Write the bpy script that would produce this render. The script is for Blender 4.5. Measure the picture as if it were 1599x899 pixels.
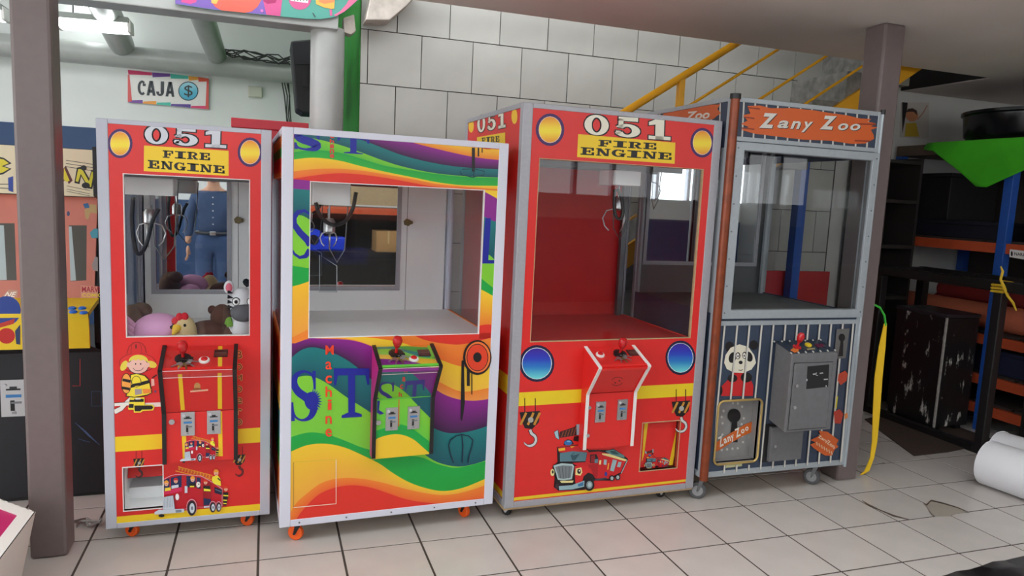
import bpy, bmesh, math, random
from mathutils import Vector, Matrix
random.seed(7)
S = bpy.context.scene
COL = S.collection
for o in list(bpy.data.objects): bpy.data.objects.remove(o)

# ---------------------------------------------------------------- camera
CAM = Vector((0.360, -2.905, 1.499)); FPX = 1119.85
YAW, PITCH, ROLL = math.radians(19.071), math.radians(7.139), math.radians(2.706)
fwd = Vector((math.sin(YAW)*math.cos(PITCH), math.cos(YAW)*math.cos(PITCH), -math.sin(PITCH)))
rgt0 = Vector((math.cos(YAW), -math.sin(YAW), 0)); up0 = rgt0.cross(fwd)
RGT = math.cos(ROLL)*rgt0 + math.sin(ROLL)*up0
UPV = -math.sin(ROLL)*rgt0 + math.cos(ROLL)*up0
cd = bpy.data.cameras.new('camera'); cam = bpy.data.objects.new('camera', cd); COL.objects.link(cam)
cd.sensor_width = 36; cd.lens = FPX*36/1599; cd.clip_start = 0.01; cd.clip_end = 200
mw = Matrix.Identity(4)
for i in range(3):
    mw[i][0] = RGT[i]; mw[i][1] = UPV[i]; mw[i][2] = -fwd[i]; mw[i][3] = CAM[i]
cam.matrix_world = mw
S.camera = cam
# ---------------------------------------------------------------- light
W = bpy.data.worlds.new('sky'); S.world = W; W.use_nodes = True
bg = W.node_tree.nodes['Background']; bg.inputs[0].default_value = (0.95, 0.98, 1.0, 1); bg.inputs[1].default_value = 3.9
S.view_settings.view_transform = 'Standard'; S.view_settings.look = 'None'
S.view_settings.gamma = 1; S.view_settings.use_curve_mapping = False
S.view_settings.exposure = 0.0
TUBE_POWER = 11.0

def project(p):
    d = Vector(p)-CAM; z = d.dot(fwd)
    return (799.5+FPX*d.dot(RGT)/z, 449.5-FPX*d.dot(UPV)/z) if z > .05 else (-9999, -9999)
def ray(x, y): return fwd*FPX + RGT*(x-799.5) - UPV*(y-449.5)
def at_y(x, y, Y): d = ray(x, y); return CAM + d*((Y-CAM.y)/d.y)
def at_x(x, y, X): d = ray(x, y); return CAM + d*((X-CAM.x)/d.x)
def at_z(x, y, Z): d = ray(x, y); return CAM + d*((Z-CAM.z)/d.z)

# ---------------------------------------------------------------- materials
def lin(c):
    c = c/255.0
    return c/12.92 if c <= .04045 else ((c+.055)/1.055)**2.4
def C(r, g, b): return (lin(r), lin(g), lin(b), 1)
MATS = {}
def mat(name, col, rough=.5, metal=0, spec=.5, noise=0, nscale=30, bump=0, emit=None, objrand=0, coat=0):
    if name in MATS: return MATS[name]
    m = bpy.data.materials.new(name); m.use_nodes = True; nt = m.node_tree
    b = nt.nodes['Principled BSDF']
    b.inputs['Base Color'].default_value = col; b.inputs['Roughness'].default_value = rough
    b.inputs['Metallic'].default_value = metal; b.inputs['Specular IOR Level'].default_value = spec
    b.inputs['Coat Weight'].default_value = coat
    if emit:
        b.inputs['Emission Color'].default_value = emit[0]; b.inputs['Emission Strength'].default_value = emit[1]
    if noise or bump:
        tc = nt.nodes.new('ShaderNodeTexCoord'); nz = nt.nodes.new('ShaderNodeTexNoise')
        nz.inputs['Scale'].default_value = nscale; nz.inputs['Detail'].default_value = 6
        nt.links.new(tc.outputs['Object'], nz.inputs['Vector'])
        if noise:
            mr = nt.nodes.new('ShaderNodeMapRange'); mr.inputs[1].default_value = .3; mr.inputs[2].default_value = .7
            mr.inputs[3].default_value = 1-noise; mr.inputs[4].default_value = 1+noise*.5
            nt.links.new(nz.outputs['Fac'], mr.inputs[0])
            mx = nt.nodes.new('ShaderNodeMix'); mx.data_type = 'RGBA'; mx.blend_type = 'MULTIPLY'
            mx.inputs[0].default_value = 1; mx.inputs[6].default_value = col
            nt.links.new(mr.outputs[0], mx.inputs[7])
            out = mx.outputs[2]
            if objrand:
                oi = nt.nodes.new('ShaderNodeObjectInfo'); m2 = nt.nodes.new('ShaderNodeMapRange')
                m2.inputs[3].default_value = 1-objrand; m2.inputs[4].default_value = 1
                nt.links.new(oi.outputs['Random'], m2.inputs[0])
                mx2 = nt.nodes.new('ShaderNodeMix'); mx2.data_type = 'RGBA'; mx2.blend_type = 'MULTIPLY'
                mx2.inputs[0].default_value = 1
                nt.links.new(out, mx2.inputs[6]); nt.links.new(m2.outputs[0], mx2.inputs[7]); out = mx2.outputs[2]
            nt.links.new(out, b.inputs['Base Color'])
        if bump:
            bp = nt.nodes.new('ShaderNodeBump'); bp.inputs['Strength'].default_value = bump; bp.inputs['Distance'].default_value = .01
            nt.links.new(nz.outputs['Fac'], bp.inputs['Height']); nt.links.new(bp.outputs[0], b.inputs['Normal'])
    MATS[name] = m; return m
def print_mat(name, rough, coat=0):
    m = bpy.data.materials.new(name); m.use_nodes = True; nt = m.node_tree; b = nt.nodes['Principled BSDF']
    a = nt.nodes.new('ShaderNodeAttribute'); a.attribute_name = 'Col'
    nt.links.new(a.outputs['Color'], b.inputs['Base Color']); b.inputs['Roughness'].default_value = rough
    b.inputs['Coat Weight'].default_value = coat
    MATS[name] = m; return m
PRINT = print_mat('vinyl_print', .38)
PLUSH = print_mat('plush_cloth', .95)
def glass_mat(name, tint, refl):
    m = bpy.data.materials.new(name); m.use_nodes = True; nt = m.node_tree; nt.nodes.clear()
    o = nt.nodes.new('ShaderNodeOutputMaterial'); t = nt.nodes.new('ShaderNodeBsdfTransparent'); t.inputs[0].default_value = tint
    g = nt.nodes.new('ShaderNodeBsdfGlossy'); g.inputs['Roughness'].default_value = .01
    lw = nt.nodes.new('ShaderNodeLayerWeight'); lw.inputs[0].default_value = .5
    pw = nt.nodes.new('ShaderNodeMath'); pw.operation = 'POWER'; pw.inputs[1].default_value = 5
    f = nt.nodes.new('ShaderNodeMapRange'); f.inputs[3].default_value = refl; f.inputs[4].default_value = .9
    nt.links.new(lw.outputs['Facing'], pw.inputs[0]); nt.links.new(pw.outputs[0], f.inputs[0])
    x = nt.nodes.new('ShaderNodeMixShader')
    nt.links.new(f.outputs[0], x.inputs[0]); nt.links.new(t.outputs[0], x.inputs[1]); nt.links.new(g.outputs[0], x.inputs[2]); nt.links.new(x.outputs[0], o.inputs[0])
    MATS[name] = m; return m
GLASS = glass_mat('clear_pane', (.98, .987, .987, 1), .022)
ACRYL = glass_mat('acrylic', (.97, .98, .985, 1), .03)
MIRROR = mat('mirror', (.72, .75, .76, 1), .015, 1)
ALU = mat('aluminium', C(172, 172, 178), .42, .25, noise=.06, nscale=60)
WHITEF = mat('white_lacquer', C(216, 217, 230), .35)
LILACF = mat('pale_lacquer', C(188, 191, 203), .4)
RED = mat('red_vinyl', C(222, 42, 38), .35, noise=.04, nscale=15)
REDIN = mat('red_board', C(214, 36, 34), .5, noise=.05, nscale=10)
BLACK = mat('black_plastic', C(24, 22, 24), .4)
RUBBER = mat('black_rubber', C(28, 28, 28), .7)
WHITEB = mat('white_board', C(246, 248, 248), .45, noise=.02, nscale=12)
STEEL = mat('bright_steel', C(190, 190, 192), .28, .9)
DSTEEL = mat('dull_steel', C(120, 122, 124), .45, .6)
ORANGE = mat('orange_rubber', C(250, 98, 22), .45)
REDPL = mat('red_plastic', C(196, 24, 30), .25, coat=.5)
WHITEPL = mat('white_plastic', C(236, 232, 228), .35)
PLY = mat('plywood', C(196, 168, 128), .7, noise=.15, nscale=40)
BRASS = mat('brass', C(120, 104, 66), .5, .5)
GREYP = mat('grey_panel', C(116, 116, 118), .42, .2, noise=.08, nscale=40)

# ---------------------------------------------------------------- mesh builder
class MB:
    def __init__(s): s.v = []; s.f = []; s.mi = []; s.col = []; s.c = (1, 1, 1, 1); s.m = 0; s.smooth = False
    def add(s, vs, fs, cols=None):
        n = len(s.v); s.v += [tuple(v) for v in vs]
        for k, f in enumerate(fs):
            s.f.append([n+i for i in f]); s.mi.append(s.m)
            s.col.append([cols[i] for i in f] if cols else [s.c]*len(f))
        return s
    def box(s, x0, x1, y0, y1, z0, z1):
        vs = [(x, y, z) for z in (z0, z1) for y in (y0, y1) for x in (x0, x1)]
        return s.add(vs, [(0, 2, 3, 1), (4, 5, 7, 6), (0, 1, 5, 4), (2, 6, 7, 3), (0, 4, 6, 2), (1, 3, 7, 5)])
    def obox(s, p, ax, ay, az):      # centre, half axes
        p = Vector(p); ax = Vector(ax); ay = Vector(ay); az = Vector(az)
        vs = [p+ax*i+ay*j+az*k for k in (-1, 1) for j in (-1, 1) for i in (-1, 1)]
        return s.add(vs, [(0, 2, 3, 1), (4, 5, 7, 6), (0, 1, 5, 4), (2, 6, 7, 3), (0, 4, 6, 2), (1, 3, 7, 5)])
    def cyl(s, p0, p1, r0, r1=None, n=16, cap=True):
        r1 = r0 if r1 is None else r1
        p0 = Vector(p0); p1 = Vector(p1); d = (p1-p0).normalized()
        a = d.orthogonal().normalized(); b = d.cross(a)
        vs = []
        for p, r in ((p0, r0), (p1, r1)):
            for i in range(n):
                t = 2*math.pi*i/n; vs.append(p+a*(r*math.cos(t))+b*(r*math.sin(t)))
        fs = [(i, (i+1) % n, n+(i+1) % n, n+i) for i in range(n)]
        if cap: fs += [tuple(range(n-1, -1, -1)), tuple(range(n, 2*n))]
        return s.add(vs, fs)
    def tube(s, pts, r, n=8, closed=False):
        pts = [Vector(p) for p in pts]; m = len(pts); vs = []
        rs = r if isinstance(r, (list, tuple)) else [r]*m
        a = None
        for i, p in enumerate(pts):
            if closed: d = pts[(i+1) % m]-pts[i-1]
            else: d = pts[min(i+1, m-1)]-pts[max(i-1, 0)]
            d.normalize()
            if a is None: a = d.orthogonal().normalized()
            a = (a-d*a.dot(d)).normalized(); b = d.cross(a)
            for k in range(n):
                t = 2*math.pi*k/n; vs.append(p+a*(rs[i]*math.cos(t))+b*(rs[i]*math.sin(t)))
        fs = []
        for i in range(m if closed else m-1):
            j = (i+1) % m
            for k in range(n): fs.append((i*n+k, i*n+(k+1) % n, j*n+(k+1) % n, j*n+k))
        if not closed: fs += [tuple(range(n-1, -1, -1)), tuple(range((m-1)*n, m*n))]
        return s.add(vs, fs)
    def lathe(s, o, prof, n=20, axis=(0, 0, 1)):
        o = Vector(o); d = Vector(axis).normalized(); a = d.orthogonal().normalized(); b = d.cross(a); vs = []
        for r, h in prof:
            for k in range(n):
                t = 2*math.pi*k/n; vs.append(o+d*h+a*(r*math.cos(t))+b*(r*math.sin(t)))
        m = len(prof)
        fs = [(i*n+k, i*n+(k+1) % n, (i+1)*n+(k+1) % n, (i+1)*n+k) for i in range(m-1) for k in range(n)]
        fs += [tuple(range(n-1, -1, -1)), tuple(range((m-1)*n, m*n))]
        return s.add(vs, fs)
    def ell(s, c, rx, ry, rz, n=16, m=10, rot=None):
        vs = []; c = Vector(c)
        for i in range(1, m):
            ph = math.pi*i/m
            for k in range(n):
                t = 2*math.pi*k/n
                p = Vector((rx*math.sin(ph)*math.cos(t), ry*math.sin(ph)*math.sin(t), rz*math.cos(ph)))
                vs.append(c+(rot @ p if rot else p))
        tp = Vector((0, 0, rz)); vs.append(c+(rot @ tp if rot else tp)); vs.append(c-(rot @ tp if rot else tp))
        T = len(vs)-2
        fs = [(i*n+k, (i+1)*n+k, (i+1)*n+(k+1) % n, i*n+(k+1) % n) for i in range(m-2) for k in range(n)]
        fs += [(T, k, (k+1) % n) for k in range(n)] + [(T+1, (m-2)*n+(k+1) % n, (m-2)*n+k) for k in range(n)]
        return s.add(vs, fs)
    def prism(s, pts, off):          # planar polygon pts (3d) extruded by off
        off = Vector(off); pts = [Vector(p) for p in pts]; n = len(pts)
        vs = pts+[p+off for p in pts]
        return s.add(vs, [tuple(range(n)), tuple(range(2*n-1, n-1, -1))]+[(i, n+i, n+(i+1) % n, (i+1) % n) for i in range(n)])
    def framebox(s, x0, x1, z0, z1, hx0, hx1, hz0, hz1, y0, y1):   # slab in xz with a rectangular hole
        o = [(x0, z0), (x1, z0), (x1, z1), (x0, z1)]; h = [(hx0, hz0), (hx1, hz0), (hx1, hz1), (hx0, hz1)]
        vs = [(x, y0, z) for x, z in o+h]+[(x, y1, z) for x, z in o+h]; fs = []
        for i in range(4):
            j = (i+1) % 4
            fs += [(i, j, 4+j, 4+i), (8+j, 8+i, 12+i, 12+j), (j, i, 8+i, 8+j), (4+i, 4+j, 12+j, 12+i)]
        return s.add(vs, fs)
    def obj(s, name, mats, parent=None, bev=0, smooth=None, sub=0):
        me = bpy.data.meshes.new(name); me.from_pydata(s.v, [], s.f)
        if not isinstance(mats, (list, tuple)): mats = [mats]
        for m in mats: me.materials.append(m)
        for p, i in zip(me.polygons, s.mi): p.material_index = min(i, len(mats)-1)
        if any(m in (PRINT, PLUSH) for m in mats):
            ca = me.color_attributes.new('Col', 'FLOAT_COLOR', 'CORNER')
            k = 0
            for cs in s.col:
                for c in cs: ca.data[k].color = c; k += 1
        bm = bmesh.new(); bm.from_mesh(me)
        if not getattr(s, 'flat', False): bmesh.ops.recalc_face_normals(bm, faces=bm.faces)
        bm.to_mesh(me); bm.free()
        if smooth if smooth is not None else s.smooth:
            for p in me.polygons: p.use_smooth = True
            me.set_sharp_from_angle(angle=math.radians(40))
        o = bpy.data.objects.new(name, me); COL.objects.link(o)
        if parent: o.parent = parent
        if bev:
            b = o.modifiers.new('bevel', 'BEVEL'); b.width = bev; b.segments = 2; b.limit_method = 'ANGLE'
        if sub:
            b = o.modifiers.new('sub', 'SUBSURF'); b.levels = sub; b.render_levels = sub
        return o
def empty(name, loc=(0, 0, 0), rz=0):
    o = bpy.data.objects.new(name, None); COL.objects.link(o); o.location = loc; o.rotation_euler = (0, 0, rz); o.empty_display_size = .1
    return o
def tag(o, label, cat=None, group=None, kind=None):
    o['label'] = label
    if cat: o['category'] = cat
    if group: o['group'] = group
    if kind: o['kind'] = kind
    return o
def struct(o, label=None):
    o['kind'] = 'structure'
    if label: o['label'] = label
    return o

# ---------------------------------------------------------------- printed artwork on a plane
_fc = {}
def font_mesh(t, off=0.0, shear=0.0):
    k = (t, off, shear)
    if k in _fc: return _fc[k]
    cu = bpy.data.curves.new('lettering', 'FONT'); cu.body = t; cu.offset = off; cu.shear = shear; cu.resolution_u = 4
    o = bpy.data.objects.new('lettering', cu); COL.objects.link(o)
    dg = bpy.context.evaluated_depsgraph_get(); me = bpy.data.meshes.new_from_object(o.evaluated_get(dg))
    vs = [(v.co.x, v.co.y) for v in me.vertices]; fs = [tuple(p.vertices) for p in me.polygons]
    bpy.data.objects.remove(o); bpy.data.curves.remove(cu); bpy.data.meshes.remove(me)
    xs = [v[0] for v in vs]; ys = [v[1] for v in vs]; x0, x1, y0, y1 = min(xs), max(xs), min(ys), max(ys)
    vs = [((x-x0)/(x1-x0), (y-y0)/(y1-y0)) for x, y in vs]
    _fc[k] = (vs, fs); return _fc[k]
def R_(x0, y0, x1, y1): return [[(x0, y0), (x1, y0), (x1, y1), (x0, y1)]]
def arc(cx, cy, rx, ry, tx, ty, a0, a1, n=18):
    out = []
    for i in range(n):
        t0 = math.radians(a0+(a1-a0)*i/n); t1 = math.radians(a0+(a1-a0)*(i+1)/n)
        out.append([(cx+rx*math.cos(t0), cy+ry*math.sin(t0)), (cx+rx*math.cos(t1), cy+ry*math.sin(t1)),
                    (cx+(rx-tx)*math.cos(t1), cy+(ry-ty)*math.sin(t1)), (cx+(rx-tx)*math.cos(t0), cy+(ry-ty)*math.sin(t0))])
    return out
E_ = R_(.14, 0, .42, 1)+R_(0, 0, .95, .15)+R_(0, .85, .93, 1)+R_(.76, .6, .93, 1)+R_(.42, .43, .66, .57)+R_(.58, .32, .7, .68)+R_(.78, 0, .97, .4)
GLY = {'C': arc(.55, .5, .5, .5, .3, .16, 50, 310, 20)+R_(.62, .62, .95, .8), 'A': [[(.0, 0), (.3, 0), (.62, 1), (.3, 1)], [(.7, 0), (1, 0), (.7, 1), (.38, 1)]]+R_(.25, .2, .75, .4), 'J': R_(.5, .25, .88, 1)+arc(.44, .3, .44, .3, .34, .14, 180, 360, 14),
       '0': arc(.5, .5, .5, .5, .3, .13, 0, 360, 28),
       '1': R_(.32, 0, .68, 1)+R_(.05, 0, .95, .17)+[[(.05, .84), (.05, .68), (.32, .74), (.32, 1)]],
       '5': R_(.1, .8, .9, 1)+R_(.1, .46, .3, .9)+arc(.46, .33, .54, .33, .34, .13, 150, -160, 22)+R_(.0, .12, .2, .3),
       'F': R_(.14, 0, .42, 1)+R_(0, 0, .62, .15)+R_(0, .85, .95, 1)+R_(.78, .58, .95, 1)+R_(.42, .43, .66, .57)+R_(.58, .3, .72, .7),
       'I': R_(.28, 0, .72, 1)+R_(0, 0, 1, .15)+R_(0, .85, 1, 1), 'E': E_,
       'R': R_(.12, 0, .4, 1)+R_(0, 0, .54, .15)+R_(0, .85, .55, 1)+arc(.5, .72, .42, .28, .27, .13, 90, -90, 12)+[[(.42, .5), (.68, .5), (.88, .14), (1, .14), (1, 0), (.68, 0)]],
       'N': R_(.1, 0, .26, 1)+R_(.74, 0, .9, 1)+[[(.02, 1), (.34, 1), (.9, 0), (.62, 0)]]+R_(0, 0, .38, .13)+R_(0, .87, .24, 1)+R_(.6, .87, 1, 1),
       'G': arc(.48, .5, .48, .5, .28, .13, 50, 330, 22)+R_(.52, .36, 1, .5)+R_(.68, .02, .92, .45)+R_(.72, .64, .86, .98)}
def smooth_curve(pts):
    def f(x):
        if x <= pts[0][0]: a, b = pts[0], pts[1]; return a[1]+(b[1]-a[1])*(x-a[0])/(b[0]-a[0])
        for i in range(len(pts)-1):
            if x <= pts[i+1][0]:
                p0 = pts[max(i-1, 0)]; p1 = pts[i]; p2 = pts[i+1]; p3 = pts[min(i+2, len(pts)-1)]
                h = p2[0]-p1[0]; t = (x-p1[0])/h
                m1 = (p2[1]-p0[1])/(p2[0]-p0[0])*h if p2[0] != p0[0] else 0
                m2 = (p3[1]-p1[1])/(p3[0]-p1[0])*h if p3[0] != p1[0] else 0
                return (2*t**3-3*t*t+1)*p1[1]+(t**3-2*t*t+t)*m1+(-2*t**3+3*t*t)*p2[1]+(t**3-t*t)*m2
        a, b = pts[-2], pts[-1]; return b[1]+(b[1]-a[1])*(x-b[0])/(b[0]-a[0])
    return f
def mixc(a, b, t): t = max(0, min(1, t)); return tuple(a[i]+(b[i]-a[i])*t for i in range(4))
class Art:
    """flat print: shapes given in photo pixels (through a crop transform), laid on a real plane of the thing"""
    EPS = .00013
    def __init__(s, M, p0, n, crop=(0, 0, 1), clip=None, base=0):
        s.M = M; s.p0 = Vector(p0); s.n = Vector(n).normalized(); s.crop = crop; s.mb = MB(); s.mb.flat = True; s.layer = 2+base; s.clip = clip
    def at(s, x, y):
        px = s.crop[0]+x/s.crop[2]; py = s.crop[1]+y/s.crop[2]
        o, d = s.M.ray(px, py)
        t = (s.p0-o).dot(s.n)/d.dot(s.n)
        return o+d*t + s.n*(s.EPS*s.layer)
    def _clip(s, pts):
        if not s.clip: return pts
        q = s.clip; n = len(q)
        ar = sum(q[i][0]*q[(i+1) % n][1]-q[(i+1) % n][0]*q[i][1] for i in range(n)); sg = 1 if ar > 0 else -1
        for i in range(n):
            a = q[i]; b = q[(i+1) % n]; out = []
            def side(p): return sg*((b[0]-a[0])*(p[1]-a[1])-(b[1]-a[1])*(p[0]-a[0]))
            for k in range(len(pts)):
                p = pts[k]; r = pts[(k+1) % len(pts)]; sp, sr = side(p), side(r)
                if sp >= 0: out.append(p)
                if (sp > 0 and sr < 0) or (sp < 0 and sr > 0):
                    t = sp/(sp-sr); out.append((p[0]+(r[0]-p[0])*t, p[1]+(r[1]-p[1])*t))
            pts = out
            if len(pts) < 3: return []
        return pts
    def raw(s, pts, colf):
        pts = s._clip(pts)
        if len(pts) < 3: return
        s.mb.add([s.at(*p) for p in pts], [tuple(range(len(pts)))], [colf(*p) for p in pts])
    def poly(s, pts, col, up=True):
        if up: s.layer += 1
        s.raw(list(pts), lambda x, y: col); return s
    def ell(s, cx, cy, rx, ry, col, n=24, rot=0):
        c, q = math.cos(rot), math.sin(rot)
        return s.poly([(cx+rx*math.cos(t)*c-ry*math.sin(t)*q, cy+rx*math.cos(t)*q+ry*math.sin(t)*c) for t in [2*math.pi*i/n for i in range(n)]], col)
    def ellg(s, cx, cy, rx, ry, stops, n=14):
        s.layer += 1
        def colf(x, y):
            t = (y-cy+ry)/(2*ry)
            for (t0, c0), (t1, c1) in zip(stops, stops[1:]):
                if t <= t1: return mixc(c0, c1, (t-t0)/(t1-t0))
            return stops[-1][1]
        for i in range(n):
            t0 = -math.cos(math.pi*i/n); t1 = -math.cos(math.pi*(i+1)/n)
            w0 = rx*math.sqrt(max(0, 1-t0*t0)); w1 = rx*math.sqrt(max(0, 1-t1*t1))
            s.raw([(cx-w0, cy+ry*t0), (cx+w0, cy+ry*t0), (cx+w1, cy+ry*t1), (cx-w1, cy+ry*t1)][(1 if i == 0 else 0):], colf)
        return s
    def line(s, pts, w, col, closed=False):
        s.layer += 1
        pts = list(pts)
        if closed: pts.append(pts[0])
        n = len(pts); L = []; Rr = []
        ws = w if isinstance(w, (list, tuple)) else [w]*n
        for i in range(n):
            a = pts[max(i-1, 0)]; b = pts[min(i+1, n-1)]
            if closed and i in (0, n-1): a = pts[-2]; b = pts[1]
            dx, dy = b[0]-a[0], b[1]-a[1]; l = math.hypot(dx, dy) or 1
            L.append((pts[i][0]-dy/l*ws[i]/2, pts[i][1]+dx/l*ws[i]/2)); Rr.append((pts[i][0]+dy/l*ws[i]/2, pts[i][1]-dx/l*ws[i]/2))
        for i in range(n-1): s.raw([L[i], L[i+1], Rr[i+1], Rr[i]], lambda x, y: col)
        return s
    def bands(s, x0, x1, curves, cols, n=44, ymax=3000):
        fs = [smooth_curve(c) for c in curves]; s.layer += 1
        for i in range(n):
            xa = x0+(x1-x0)*i/n; xb = x0+(x1-x0)*(i+1)/n
            pa = pb = None
            for k, f in enumerate(fs):
                ya, yb = f(xa), f(xb)
                if pa is not None: ya = max(ya, pa); yb = max(yb, pb)
                pa, pb = ya, yb
                za = max(fs[k+1](xa), ya) if k+1 < len(fs) else ya+ymax
                zb = max(fs[k+1](xb), yb) if k+1 < len(fs) else yb+ymax
                ct, cb = cols[k]
                def colf(x, y, ya=ya, yb=yb, za=za, zb=zb, ct=ct, cb=cb):
                    t = (x-xa)/(xb-xa); a = ya+(yb-ya)*t; b = za+(zb-za)*t
                    return mixc(ct, cb, (y-a)/(b-a) if b-a > 1e-6 else 0)
                if za-ya > 1e-6 or zb-yb > 1e-6: s.raw([(xa, ya), (xb, yb), (xb, zb), (xa, za)], colf)
        return s
    def quadmap(s, q): # q: TL,TR,BR,BL ; unit (0..1, y up)
        def f(u, v):
            t = 1-v
            return tuple((q[0][i]*(1-u)+q[1][i]*u)*(1-t)+(q[3][i]*(1-u)+q[2][i]*u)*t for i in (0, 1))
        return f
    def text(s, t, q, col, off=0.0, shear=0.0):
        s.layer += 1; f = s.quadmap(q); vs, fs = font_mesh(t, off, shear)
        pts = [f(u, v) for u, v in vs]
        s.mb.add([s.at(*p) for p in pts], fs, [col]*len(pts)); return s
    def slab(s, t, q, col, gap=.12, outline=None, ow=.04):
        f = s.quadmap(q); n = len(t); w = 1.0/(n+(n-1)*gap)
        for pas in ((1, 0) if outline else (0,)):
            s.layer += 1
            for i, ch in enumerate(t):
                if ch == ' ': continue
                x = i*w*(1+gap)
                for pl in GLY[ch]:
                    cx = sum(p[0] for p in pl)/len(pl); cy = sum(p[1] for p in pl)/len(pl)
                    pp = pl
                    if pas:
                        pp = [(px+(ow if px > cx else -ow), py+(ow if py > cy else -ow)) for px, py in pl]
                    s.raw([f(x+px*w, py) for px, py in pp], lambda X, Y: (outline if pas else col))
        return s
    def obj(s, name, parent, label=None):
        o = s.mb.obj(name, [PRINT], parent)
        if label: o['label'] = label
        return o
class Frame:
    """local frame of a thing: origin on the floor, rotation about z"""
    def __init__(s, x, y, a, root): s.o = Vector((x, y, 0)); s.a = a; s.root = root; s.R = Matrix.Rotation(-a, 3, 'Z')
    def ray(s, px, py): return s.R @ (CAM-s.o), s.R @ ray(px, py)
    def loc(s, px, py, d=0):      # photo pixel -> local point on the plane y = -d
        o, r = s.ray(px, py); return o+r*((-d-o.y)/r.y)
    def locx(s, px, py, X):
        o, r = s.ray(px, py); return o+r*((X-o.x)/r.x)
WORLD = Frame(0, 0, 0, None)
# ================================================================ the setting
GROUT = mat('grout', C(74, 66, 60), .9, noise=.2, nscale=25)
TILE = mat('floor_tile', C(205, 198, 192), .28, noise=.06, nscale=6, objrand=.07)
WTILE = mat('wall_tile', C(192, 191, 184), .35, noise=.07, nscale=5, objrand=.08)
PLASTER = mat('plaster', C(205, 203, 198), .8, noise=.06, nscale=3, bump=.08)
WHITEW = mat('white_paint', C(228, 230, 228), .7, noise=.04, nscale=2)
BLUEW = mat('blue_paint', C(34, 66, 108), .5, noise=.08, nscale=4)
GREENW = mat('green_paint', C(34, 132, 38), .75, noise=.12, nscale=5)
SLAB = mat('slab_paint', C(222, 212, 205), .75, noise=.06, nscale=2, bump=.05)
CONC = mat('concrete', C(130, 128, 122), .95, noise=.35, nscale=18, bump=.5)
COLB = mat('brown_paint', C(114, 101, 99), .38, noise=.05, nscale=30)
GREYPAINT = mat('grey_paint', C(176, 178, 175), .45, noise=.08, nscale=8)
YELLOW = mat('yellow_paint', C(236, 170, 30), .4, noise=.06, nscale=12)

floor = struct(MB().box(-6, 9, -7, 6, -.12, -.0025).obj('floor', GROUT))
T = 1/3; g = .0048
def tile_mesh():
    mb = MB(); a = T/2-g
    mb.box(-a, a, -a, a, -.012, 0); o = mb.obj('floor_tile', TILE, None); me = o.data
    bm = bmesh.new(); bm.from_mesh(me); bmesh.ops.bevel(bm, geom=[e for e in bm.edges if all(v.co.z > -.001 for v in e.verts)], offset=.0006, segments=1, affect='EDGES'); bm.to_mesh(me); bm.free()
    bpy.data.objects.remove(o); return me
TM = tile_mesh(); rest = MB(); seen = []
for i in range(-18, 27):
    for j in range(-21, 18):
        c = ((i+.5)*T, (j+.5)*T)
        if c[0] > .9 and c[1] > 1.85: continue
        px = project((c[0], c[1], 0))
        hid = (c[0] > -.2 and c[0] < 3.4 and c[1] > .55) or (c[0] < -.2 and c[1] > 1.0)
        if -40 < px[0] < 1640 and 620 < px[1] < 940 and not hid and c[1] < 1.7: seen.append(c)
        else: rest.box(c[0]-T/2+g, c[0]+T/2-g, c[1]-T/2+g, c[1]+T/2-g, -.012, -.0002)
seen = seen[:298]
for c in seen:
    o = bpy.data.objects.new('floor_tile', TM); COL.objects.link(o); o.location = (c[0], c[1], random.uniform(-.0006, 0)); o.parent = floor
ro = rest.obj('tile_field', TILE, floor); ro['kind'] = 'stuff'
# broken tile: exposed mortar and cracks
a = Art(WORLD, (0, 0, .0012), (0, 0, 1), (1180, 660, 3.761))
a.poly([(990, 478), (1035, 455), (1100, 472), (1180, 495), (1240, 527), (1190, 532), (1140, 548), (1050, 550), (1030, 528)], C(168, 160, 148))
a.line([(985, 475), (1005, 482), (1030, 456), (1100, 472), (1185, 497), (1255, 527)], [3, 8, 9, 8, 6, 3], C(84, 70, 60))
a.line([(1000, 485), (1028, 530), (1045, 552)], [2, 5, 2], C(120, 104, 90))
a.line([(625, 455), (660, 480), (730, 512), (810, 545), (900, 568)], [3, 9, 5, 9, 4], C(96, 82, 72))
a.line([(700, 245), (760, 235)], 4, C(120, 112, 104)); a.line([(600, 262), (650, 256)], 3, C(120, 112, 104))
a.obj('cracked_mortar_patch', floor, 'broken floor tile with exposed mortar and a long crack')

# main ceiling slab (mezzanine soffit) with the stairwell opening
YS = .97
mb = MB(); mb.box(-5, 4.2, -1.0, YS, 2.5, 2.68); mb.box(4.2, 8.6, -6.5, YS, 2.5, 2.68); mb.box(5.2, 8.6, YS, 1.72, 2.5, 2.68)
struct(mb.obj('ceiling', SLAB), 'painted grey mezzanine slab soffit')
# added upper storey pieces that hold back sky light above the stairwell
struct(MB().box(3.4, 8.6, -1.0, 2.0, 3.9, 4.0).box(.9, 3.4, .2, 2.0, 3.9, 4.0).obj('ceiling_upper_blocker', mat('dark_soffit', C(70, 66, 62), .9)))  # unseen cover shaped to set how much sky light reaches the tiles
struct(MB().box(5.2, 5.3, .3, 1.72, 2.68, 3.9).box(5.19, 5.2, .3, 1.72, 2.503, 3.9).obj('wall_stairwell_shade', mat('painted_shade', C(26, 24, 24), .9)))  # near-black colour stands in for the shade inside the stairwell opening
struct(MB().box(3.4, 8.6, -1.0, -.9, 2.68, 3.9).box(3.4, 3.5, -.9, .5, 2.68, 3.9).obj('wall_sky_blocker', PLASTER))  # added wall that blocks sky light coming in above the slab
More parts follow.
